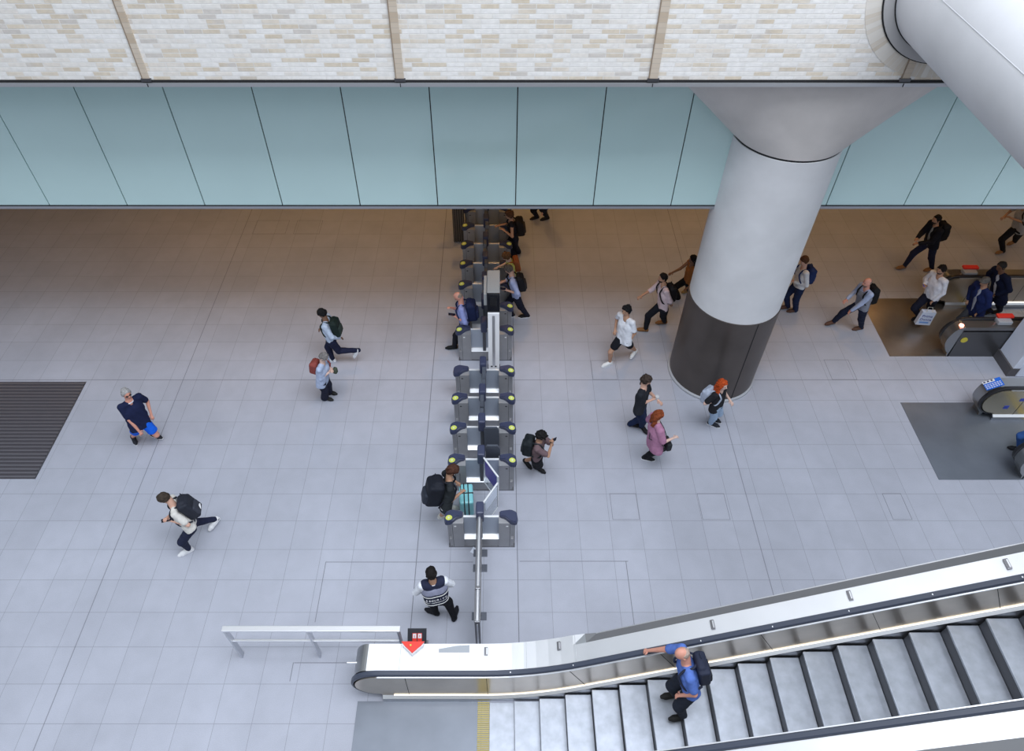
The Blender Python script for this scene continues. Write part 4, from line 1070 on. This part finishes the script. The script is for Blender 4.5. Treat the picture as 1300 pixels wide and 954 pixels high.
# 4 grey haired woman
J = person('person with short grey hair in a pale blue top and wide black trousers', 345, (411,453.5), (408.8,483), ((420,500,0), (415,507.5,0)), 1.50, 1.60,
  hands=((420,468.5,1.10), (419.5,471.5,1.08)), skin='pale', hair=('short', (.20,.185,.18)), top=('shirt', (.42,.49,.66), -.12, 'rolled'), bottom=('trousers', (.014,.016,.035), .085), shoe=((.02,.02,.02), None), build=1.12, pitch=38,
  pack=dict(label='rust red shoulder bag on the grey haired person in pale blue', col=(.26,.06,.05), size=(.25,.34,.18), side=.04, down=.02, pocket=False, strap='one'))
p = J['hd'][-1]+J['o']; t = thing('pouch', 'small dark green pouch in the hands of the grey haired person', 'pouch', tuple(p+V3((.03,0,-.05))))
field_obj('pouch_body', Field(.008).box((0,0,0), [J['fw'], J['lat'], (0,0,1)], (.045,.05,.075), .03, 0), fab('olive', (.07,.085,.06)), t)
MB().tube([(0,0,.07), (-.01,0,.10), (.0,.02,.07)], .005, 6).build('wrist_loop', black, t)

# 5 security guard seen from behind
J = person('security guard in a black and white reflective vest seen from behind, hands in front', 103, (547.5,729), (554.5,761), ((551,779,0), (577.5,783,0)), 1.62, 1.76,
  hands=([.14,-.12,-.36], [.15,-.13,-.33]), elbow=2.2, skin='tan', hair=('short', (.012,.010,.010)), top=('shirt', (.78,.80,.86), -.0), bottom=('trousers', (.012,.012,.016)), shoe=((.015,.015,.02), None), build=1.08, pitch=25, foot_yaw=(158,78), collar=(.8,.8,.86))
N, P, k, tf, tu, lat = J['N'], J['P'], J['k'], J['tf'], J['tu'], J['lat']; chest = J['chest']; b = J['b']; rt = J['root']
bands = [('vest', (.022,.026,.055), .040, -.02, 1.2, 0), ('grey_panel', (.24,.25,.34), .0425, .60, .83, 1), ('reflective_band', (.80,.80,.78), .045, .47, .54, 1), ('reflective_band', (.80,.80,.78), .045, .03, .08, 1), ('reflective_band', (.72,.72,.72), .045, .17, .20, 1)]
vest = None; sq = (tf, 1.22)
for nm, col, ti, f0, f1, child in bands:
    T = Field(.0095)
    for s in (1, -1):
        T.cone(P+lat*.06*k*s-tu*.1, chest+lat*.065*k*s, .105*k*b+ti-.012, .112*k*b+ti-.012, .05, sq)
        T.cone(chest+lat*.065*k*s, N+lat*.085*k*s-tu*.06*k, .112*k*b+ti-.012, .060*k+ti-.012, .04, sq)
    for s in (1, -1): T.cone(N-tu*.05*k+lat*.06*k*s, N+(J['sh'][s]-N)*.72, .055*k+ti-.012, .056*k+ti-.012, .03)
    T.ell(N+tu*.06, [tf, lat, tu], (.085*k,.070*k,.10*k), 0, 'sub')
    T.cut(P+(N-P)*f0, -tu).cut(P+(N-P)*(f1+.0), tu)
    o_ = field_obj(nm, T, fab('v%d%d' % (col[0]*255, ti*10000), col), vest or rt)
    if vest is None: vest = o_
yax = tu; xax = lat*-1.0  # reading left to right seen from behind
zx = np.cross(xax, yax)
for i, ch in enumerate('SECURITY'):
    a = (i-3.5)*.045; c_ = P+(N-P)*.36+xax*a*1.0; rr = .112*k*b+.043
    w_ = max(0, abs(a)-.065*k); dep = math.sqrt(max(rr*rr-w_*w_*1.0, 0))/1.22+.001
    nn = unit(-tf*1.0+xax*(math.copysign(w_, a)/max(dep, .01))*.55); xx = unit(np.cross(yax, nn))
    mt = Matrix(((xx[0], yax[0], nn[0], 0), (xx[1], yax[1], nn[1], 0), (xx[2], yax[2], nn[2], 0), (0,0,0,1))); mt.translation = Vector(c_-tf*dep)
    text('vest_lettering', ch, .062, mt, white, vest, .002)
field_obj('radio', Field(.008).box(P+lat*.17*k+tf*.02-tu*.02, [tf, lat, tu], (.03,.022,.06), .012, 0), fab('teal', (.02,.35,.42)), rt)

# 6 man with the suitcase
J = person('person with brown hair in a dark t-shirt and grey shorts wheeling a teal suitcase', 8, (574,597.5), (565.5,640), ((571,647,0), (563,657,0)), 1.58, 1.76,
  hands=([.12,.05,-.42], (585,626,1.0)), skin='tan', hair=('thick', (.07,.03,.02)), top=('tee', (.022,.026,.03), -.10), bottom=('shorts', (.32,.32,.34)), shoe=((.62,.60,.56), (.75,.75,.72)), build=1.08, pitch=42,
  pack=dict(label='big black travel backpack on the man with the teal suitcase', col=(.012,.014,.022), size=(.40,.66,.30), down=.05, acc=(.03,.035,.05)))
field_obj('face_mask', Field(.008).ell(J['Hd']+J['hf']*.055*J['k']-J['hu']*.045*J['k'], [J['hf'], J['hl'], J['hu']], (.05,.055,.045), 0), white, J['root'])
p = at(592.5, 655, 0); sc_ = thing('suitcase', 'teal hard shell suitcase with black straps standing at the wide gate', 'suitcase', (p.x+.0, p.y+.17, 0), math.radians(4))
teal = mat('teal_shell', (.25,.62,.66), .35, coat=.3)
R_ = [(1,0,0), (0,1,0), (0,0,1)]
field_obj('shell', Field(.010).box((0,0,.30), R_, (.135,.22,.24), .04, 0), teal, sc_)
q = MB()
for x in (-.05, .03): q.box(x, x+.022, -.228, .228, .05, .545, .006)
q.box(-.137, .137, -.01, .015, .05, .547, .005); q.build('strap', black, sc_)
q = MB()
for x in (-.1, .1):
    for y in (-.17, .17): q.tube([(x-.012, y, .03), (x+.012, y, .03)], .03, 12); q.box(x-.014, x+.014, y-.012, y+.012, .03, .07)
q.build('wheels', black, sc_)
hp = J['hd'][-1]+J['o']; lx, ly = hp[0]-p.x, hp[1]-(p.y+.17)
q = MB(); q.tube([(-.10,.14,.5), (-.10,.14,.98)], .009, 8).tube([(-.10,.02,.5), (-.10,.02,.98)], .009, 8).tube([(-.10,.15,.99), (-.10,.01,.99)], .014, 8); q.build('pull_handle', steel_dark, sc_, True)

# 7 bald man coming through
J = person('bald person in a blue shirt and navy backpack stepping out of the gates', 182, (582,376.5), (590,408), ((575,443,0), (597,438,.02)), 1.60, 1.76,
  hands=((579,402.5,1.10), (573,391,1.28)), skin='red', hair=('stubble', (.30,.24,.20)), top=('shirt', (.28,.32,.62), 0, 'rolled'), bottom=('trousers', (.012,.013,.02)), shoe=((.012,.014,.016), None), build=1.08, pitch=42,
  pack=dict(label='navy backpack on the bald man in the blue shirt', col=(.014,.022,.07), size=(.34,.54,.22)))
phone(J, 1, 'phone in the lower hand of the bald man at the gates', .2)
# 8 person in orange-lit sleeves at the far gates
J = person('person with bare arms and a dark top at the far gates, black backpack', 182, (646.5,273), (653,300), ((656,322,0), (651,327,0)), 1.58, 1.72,
  hands=((640,293,1.15), [.30,.0,-.25]), skin='tan', hair=('bun', (.07,.035,.02)), top=('tank', (.012,.013,.02)), bottom=('trousers', (.010,.012,.025), .075), shoe=((.02,.02,.02), None), pitch=20,
  pack=dict(label='black backpack with grey zip on the person at the far gates', col=(.012,.010,.010), size=(.32,.48,.20)))
# 9 person in yellow
J = person('person in a yellow patterned top leaning over the gate, brown hair tied up', 185, (643,326), (650.5,347), ((655,366,0), (651,371,0)), 1.50, 1.64,
  hands=((640,357,1.02), [.26,.0,-.30]), skin='pale', hair=('bun', (.14,.07,.03)), top=('tank', (.55,.62,.18), -.10), bottom=('trousers', (.02,.02,.03)), shoe=((.03,.02,.02), None), pitch=35,
  pack=dict(label='orange brown shoulder bag of the person in yellow', col=(.30,.09,.03), size=(.24,.34,.14), side=-.05, pocket=False, strap='one'))
# 10 man in blue reading a phone
J = person('person in a light blue shirt reading a phone at the gates, black backpack', 183, (646,342), (655,374), ((667,403,.0), (648,402,0)), 1.60, 1.76,
  hands=((644,369,1.14), [.30,-.05,-.30]), skin='light', hair=('short', (.10,.085,.075)), top=('shirt', (.36,.42,.66), 0, 'rolled'), bottom=('trousers', (.012,.014,.03)), shoe=((.012,.012,.014), (.80,.80,.82)), pitch=38,
  pack=dict(label='black backpack on the man in light blue reading his phone', col=(.010,.010,.013), size=(.31,.46,.17)))
phone(J, 1, 'phone held by the man in light blue at the gates', .2)
# 11 legs at the back
J = person('person in dark trousers far behind the gates, only the legs in view below the glass', 200, (688,236), (687,258), ((693,279,0), (680,278,0)), 1.64, 1.76,
  skin='light', hair=('short', (.03,.02,.02)), top=('jacket', (.015,.016,.025)), bottom=('trousers', (.012,.013,.02)), shoe=((.02,.015,.012), None))
# 12 person with dark cap of hair and phone
J = person('person with black hair, mauve top and black skirt, holding a phone up', 345, (687,553.5), (682,579), ((668,589,.06), (684,597,0)), 1.50, 1.64,
  hands=((701,561,1.38), (700,565,1.34)), skin='tan', hair=('thick', (.012,.010,.013)), top=('tee', (.15,.10,.11), -.0), bottom=('skirt', (.010,.010,.013)), shoe=((.012,.012,.015), None), pitch=30, foot_yaw=(310,325), build=1.05,
  pack=dict(label='black box shaped backpack on the person in the mauve top', col=(.014,.018,.022), size=(.30,.44,.20)))
phone(J, -1, 'phone held up by the person in the mauve top', .9)
# 13 young man in white tee and black shorts
J = person('person in a white t-shirt and black shorts striding towards the gates, white trainers', 222, (795.3,394.5), (790,431), ((805,449,.06), (772,463.5,0)), 1.63, 1.76,
  hands=((798.5,434.5,.86), (781,418,1.02)), skin='tan', hair=('thick', (.010,.010,.012)), top=('tee', (.74,.76,.82), -.08), bottom=('shorts', (.010,.011,.016)), shoe=((.74,.75,.76), (.85,.85,.85)), pitch=5, foot_yaw=(235,205))
q = MB()
for s in (1,-1): pass
# 14 pink shirt
J = person('person in a pale pink shirt and black trousers walking left with arms swinging, tan shoes', 190, (841.4,353.2), (842,389), ((841,411,.01), (817,420.5,0)), 1.63, 1.78,
  hands=((852,386,.92), (815,375.5,1.12)), skin='tan', hair=('short', (.012,.010,.010)), top=('shirt', (.62,.50,.54), -.02, 'rolled'), bottom=('trousers', (.012,.013,.022)), shoe=((.27,.13,.05), None), pitch=0, foot_yaw=(182,170), beard=(.03,.02,.018),
  pack=dict(label='black backpack on the person in the pale pink shirt', col=(.010,.010,.014), size=(.31,.46,.17)))
# 15 woman beside the column
J = person('person with long black hair, orange top and black trousers beside the round column', 190, (879.5,330), (873.5,357), ((873,371,.04), (858,380,0)), 1.54, 1.66,
  hands=([.12,.1,-.45], (854,346,1.16)), skin='brown', hair=('long', (.006,.005,.006)), top=('tank', (.30,.11,.03), .03), bottom=('trousers', (.008,.008,.010), .075), shoe=((.35,.25,.12), None), pitch=5)
# 16 man in dark tee, hair tied back
J = person('person in a black t-shirt and dark jeans walking right, hair tied back, small white cup', 332, (820.5,483), (812.5,518), ((802.5,541,.02), (815.5,545,.02)), 1.60, 1.76,
  hands=([.32,-.10,-.26], (827,508,1.12)), skin='light', hair=('pony', (.045,.032,.026)), top=('tee', (.018,.020,.026), -.04), bottom=('trousers', (.012,.022,.065), .062), shoe=((.015,.014,.014), None), pitch=22, foot_yaw=(350,300), build=1.06)
p = J['hd'][-1]+J['o']; t = thing('paper_cup', 'small white paper cup held by the person in the black t-shirt', 'cup', tuple(p+V3((.03,-.01,-.02))))
q = MB(); q.tube([(0,0,0), (0,0,.09)], [.028,.038], 16); q.build('cup_body', white, t, True); MB().tube([(0,0,.09), (0,0,.10)], [.041,.036], 16).build('lid', mat('lid_grey', (.55,.55,.56), .5), t)
# 17 woman in pink
J = person('person with long auburn hair in a loose pink top and black trousers walking right', 12, (836.3,527.5), (831,562), ((838,574.5,.03), (820.5,583.5,.0)), 1.55, 1.66,
  hands=([.20,.05,-.40], (855,556.5,1.06)), skin='pale', hair=('long', (.22,.055,.02)), top=('loose', (.40,.19,.30), -.16), bottom=('trousers', (.010,.010,.013), .05), shoe=((.015,.015,.018), (.80,.80,.82)), pitch=5, build=1.2, foot_yaw=(30,348))
p = J['P']+J['o']+J['fw']*.20-J['lat']*.12+V3((0,0,.05)); t = thing('handbag', 'black crossbody handbag worn by the person in the loose pink top', 'bag', tuple(p))
field_obj('bag_body', Field(.009).box((0,0,0), [J['fw'], J['lat'], (0,0,1)], (.055,.13,.10), .03, 0), fab('bag', (.02,.022,.026), .6), t)
a_ = J['N']+J['o']-p; tf = J['tf']; MB().tube([V3((0,0,.09)), (a_-J['tu']*.22+tf*.16), a_+J['lat']*.05-J['tu']*.0+tf*.06, a_+J['lat']*.06-tf*.08-J['tu']*.06, a_-J['tu']*.33-tf*.17-J['lat']*.08, V3((0,0,.09))-J['lat']*.11-tf*.12], .009, 6).build('bag_strap', black, t, True)
# 18 redhead
J = person('person with bright red hair, black top and pale jeans in front of the column foot', 312, (917.5,489), (909,516), ((906,533,.02), (903.5,540,0)), 1.53, 1.66,
  hands=((926.5,508,1.04), (909.5,509.5,1.06)), skin='pale', hair=('long_loose', (.42,.065,.015)), top=('tee', (.018,.018,.022), -.05), bottom=('trousers', (.36,.47,.62), .055), shoe=((.02,.022,.03), (.82,.82,.84)), pitch=0, foot_yaw=(320,335),
  pack=dict(label='pale grey blue backpack on the red haired person', col=(.42,.47,.58), size=(.28,.40,.18), side=-.10, strap='right'))
# 19 man half hidden by the column
J = person('person in a white shirt and navy trousers half hidden behind the round column', 187, (1021,331), (1014,364), ((1007,396,0), (997,391.5,.02)), 1.62, 1.76,
  hands=((1009,358,1.08), [.30,-.05,-.28]), skin='light', hair=('short', (.09,.04,.02)), top=('shirt', (.66,.67,.70)), bottom=('trousers', (.014,.024,.07), .062), shoe=((.10,.05,.035), None), pitch=25,
  pack=dict(label='navy backpack on the person behind the column', col=(.014,.028,.10), size=(.32,.48,.18)))
# 20 bald man in waistcoat
J = person('bald person in a grey waistcoat over a blue shirt, striding left', 192, (1101,359), (1094.5,389), ((1090,418.5,0), (1055,411.5,.03)), 1.63, 1.76,
  hands=((1081,394.5,.86), [.20,.02,-.42]), skin='red', hair=('stubble', (.2,.15,.12)), top=('shirt', (.42,.48,.66)), bottom=('trousers', (.015,.020,.045)), shoe=((.12,.06,.04), None), pitch=2, beard=(.14,.10,.08), foot_yaw=(190,195),
  pack=dict(label='black backpack on the bald person in the waistcoat', col=(.008,.008,.010), size=(.30,.50,.18)))
def over(J, nm, col, ti, hem, open_=0):
    N, P, k, tf, tu, lat = J['N'], J['P'], J['k'], J['tf'], J['tu'], J['lat']; chest = J['chest']; b = J['b']; T = Field(.0095); sq = (tf, 1.22)
    for s in (1, -1):
        T.cone(P+lat*.06*k*s-tu*.1, chest+lat*.065*k*s, .105*k*b+ti, .112*k*b+ti, .05, sq)
        T.cone(chest+lat*.065*k*s, N+lat*.08*k*s-tu*.07*k, .112*k*b+ti, .055*k+ti, .04, sq)
    T.ell(N+tu*.03+tf*.03, [tf, lat, tu], (.11*k,.085*k,.14*k), 0, 'sub'); T.cut(P+tu*hem, -tu)
    return field_obj(nm, T, fab(nm+'%d' % (col[2]*255), col), J['root'])
over(J, 'waistcoat', (.24,.25,.30), .026, .0)
# shirt fronts on the suited men
def shirt_front(J, col):
    N, P, k, tf, tu, lat = J['N'], J['P'], J['k'], J['tf'], J['tu'], J['lat']; b = J['b']; r = (.112*k*b+.028)/1.22
    q = MB(); a = N-tu*.03+tf*.055; m_ = J['chest']+tf*(r+.004); e = P+tu*.02+tf*(r+.0)
    q.add([a-lat*.05, a+lat*.05, m_+lat*.05, e+lat*.02, e-lat*.02, m_-lat*.05, a+tf*.02, m_+tf*.012, e+tf*.012], [(0,6,7,5), (6,1,2,7), (5,7,8,4), (7,2,3,8), (0,5,2,1), (5,4,3,2), (0,1,6), (4,8,3)])
    q.build('shirt_front', fab('sf%d' % (col[0]*255), col), J['root'], False)
# 21 man in dark jacket, far right
J = person('bearded person in a black jacket and dark jeans walking left, tan shoes', 192, (1189,279), (1182.5,309), ((1179.5,343.5,0), (1145,341,.02)), 1.64, 1.80,
  hands=((1167,309,1.04), (1165,302,1.16)), skin='tan', hair=('short', (.010,.009,.010)), top=('jacket', (.010,.011,.018), -.04), bottom=('trousers', (.012,.018,.045)), shoe=((.28,.14,.06), None), pitch=0, beard=(.02,.014,.012), foot_yaw=(195,190),
  pack=dict(label='black backpack on the bearded person in the black jacket', col=(.008,.008,.010), size=(.32,.54,.22)))
shirt_front(J, (.30,.34,.38))
# 22 man with the paper bag
J = person('bearded person in a white shirt at the upper escalator carrying a paper bag', 202, (1195.2,342.5), (1182,374.5), ((1177,397,0), (1163.5,405,.0)), 1.62, 1.78,
  hands=((1185.5,381.5,.84), (1174,361,1.14)), skin='tan', hair=('short', (.012,.010,.010)), top=('shirt', (.72,.73,.80)), bottom=('trousers', (.012,.014,.028)), shoe=((.012,.012,.014), None), pitch=15, beard=(.03,.02,.018), build=1.08, foot_yaw=(215,205))
hp = J['hd'][1]+J['o']; t = thing('paper_bag', 'white paper carrier bag with blue lettering held by the person in the white shirt', 'bag', (hp[0]-.02, hp[1]-.10, hp[2]-.16), math.radians(-6))
paper = mat('bag_paper', (.62,.68,.82), .7)
q = MB().prism([(-.17,-.42), (.17,-.42), (.155,0), (-.155,0)], 'y', -.075, .03); q.build('bag_body', paper, t)
q = MB(); q.tube([(-.07,-.07,0), (-.05,-.0,.10), (.05,-.0,.10), (.07,-.07,0)], .006, 6); q.build('bag_handle', mat('bag_cord', (.6,.58,.5), .8), t)
for i, (s_, sz, c_) in enumerate((('Prima', .105, 'blue'), ('Donna', .10, 'blue'))):
    mt = Matrix.Translation((0, -.077, -.13-.11*i)) @ Matrix.Rotation(PI/2, 4, 'X')
    text('bag_lettering', s_, sz, mt, mat('ink_blue', (.03,.05,.28), .6), t)
MB().box(-.11, .10, -.079, -.074, -.36, -.31).build('printed_block', mat('print_blue', (.18,.35,.72), .6), t)
pp = J['hd'][-1]+J['o']; t = thing('phone', 'phone with a violet cover held by the person with the paper bag', 'phone', tuple(pp))
MB().box(-.05, .05, -.03, .03, -.01, .005, .004, Matrix.Rotation(.6, 4, 'Y')).build('case', mat('violet_case', (.10,.10,.55), .4), t); MB().box(-.045, .045, -.026, .026, .005, .007, 0, Matrix.Rotation(.6, 4, 'Y')).build('screen', black, t)
# 23 / 24 suited riders
J = person('person in a navy suit jacket and grey flat cap riding the upper escalator', 195, (1250.3,357.5), (1238,391), ((1236,413,.02), (1224,416,.02)), 1.62, 1.76,
  hands=((1242,397,.86), [.0,-.02,-.47]), skin='tan', hair=('cap', (.11,.105,.10)), top=('jacket', (.012,.022,.095)), bottom=('trousers', (.07,.075,.09)), shoe=((.02,.015,.012), None), pitch=18, build=1.1)
shirt_front(J, (.34,.37,.46))
J = person('person with close cropped hair in a dark navy suit behind the one in the cap', 195, (1271,338.5), (1266,374), ((1266,397,.02), (1254,398,.02)), 1.63, 1.78,
  hands=([.02,.02,-.47], [.0,-.02,-.47]), skin='brown', hair=('short', (.035,.033,.033)), top=('jacket', (.010,.015,.045)), bottom=('trousers', (.010,.014,.035)), shoe=((.02,.015,.012), None), pitch=10, build=1.05)
shirt_front(J, (.62,.64,.72))
# 25 walker cut by the right edge
J = person('person in a grey t-shirt and black trousers walking in at the right edge', 197, (1302,256), (1293,290), ((1285,309.5,.04), (1270,321.5,0)), 1.62, 1.76,
  hands=((1284,277,1.12), [.2,.05,-.35]), skin='tan', hair=('short', (.02,.015,.012)), top=('tee', (.36,.37,.40)), bottom=('trousers', (.010,.010,.013), .06), shoe=((.30,.15,.06), None),
  pack=dict(label='black shoulder bag of the walker at the right edge', col=(.008,.008,.010), size=(.26,.36,.14), strap='one', pocket=False))
# 26 bald man on the big escalator
zs = zr_main(2.55)-1.0
J = person('bald person in a blue t-shirt riding the big escalator, hand on the black handrail', 186, None, None, None, 0, 1.76,
  world=dict(head=(2.42,3.50,zs+1.60), pelvis=(2.62,3.34,zs+.90), feet=((2.62,3.16,zs+.02), (2.55,3.46,zs+.02))),
  hands=([.05,.05,-.50], (2.07,3.84,zr_main(2.07)+.05)), skin='red', hair=('stubble', (.42,.32,.27)), top=('tee', (.10,.18,.52)), bottom=('trousers', (.02,.025,.04)), shoe=((.02,.02,.02), None), pitch=38, build=1.2,
  pack=dict(label='flat black backpack on the bald escalator rider', col=(.025,.03,.055), size=(.34,.52,.16), acc=(.02,.022,.03)))
# 27 blue jeans at the lower right edge
J = person('person in blue jeans boarding the lower right escalator, mostly cut off by the edge', 172, (1352,524), (1328,548), ((1302,566,.0), (1290,572,.01)), 1.62, 1.74,
  skin='light', hair=('short', (.05,.04,.03)), top=('jacket', (.03,.04,.08)), bottom=('trousers', (.04,.11,.34), .06), shoe=((.015,.015,.02), None), foot_yaw=(160,160))
print('figures done')

# ------------------------------------------------------------------ light
W = bpy.data.worlds.new('sky'); SC.world = W; W.use_nodes = True; nt = W.node_tree; bg = nt.nodes['Background']
g = nt.nodes.new('ShaderNodeTexCoord'); sp = nt.nodes.new('ShaderNodeSeparateXYZ'); nt.links.new(g.outputs['Generated'], sp.inputs[0])
mr = nt.nodes.new('ShaderNodeMapRange'); mr.interpolation_type = 'SMOOTHSTEP'
mr.inputs[1].default_value = -.05; mr.inputs[2].default_value = .65; mr.inputs[3].default_value = .08; mr.inputs[4].default_value = 1.1
nt.links.new(sp.outputs[2], mr.inputs[0]); nt.links.new(mr.outputs[0], bg.inputs['Strength'])
bg.inputs['Color'].default_value = (.83,.91,1.0,1)
def lamp(kind, name, loc, rot, energy, col, size=1., sy=None, spread=None):
    l = bpy.data.lights.new(name, kind); l.energy = energy; l.color = col
    if kind == 'AREA':
        l.size = size
        if sy: l.shape = 'RECTANGLE'; l.size_y = sy
        else: l.shape = 'DISK'
        if spread: l.spread = spread
    elif kind == 'SPOT': l.spot_size = math.radians(spread or 100); l.spot_blend = .6; l.shadow_soft_size = size
    o = bpy.data.objects.new(name, l); COL.objects.link(o); o.location = loc; o.rotation_euler = rot; return o
for i, x in enumerate((-15, -11.2, -7.4, -3.6, .2, 4, 7.8, 11.6, 15.4)):
    for j, y in enumerate((13.4, 16.6, 20)):
        lamp('SPOT', 'soffit_downlight', (x, y, ZG-.05), (0,0,0), 40 if x < -9 else (84 if x < 9 else 66), (1,.54,.16), .12, None, 115)
# skylight over the hall
lamp('AREA', 'skylight', (4, 2.6, 24), (0,0,0), 4300, (.87,.92,1.0), 18, 9)
VS = SC.view_settings; VS.view_transform = 'Standard'; VS.look = 'None'; VS.gamma = 1; VS.exposure = 0; VS.use_curve_mapping = False
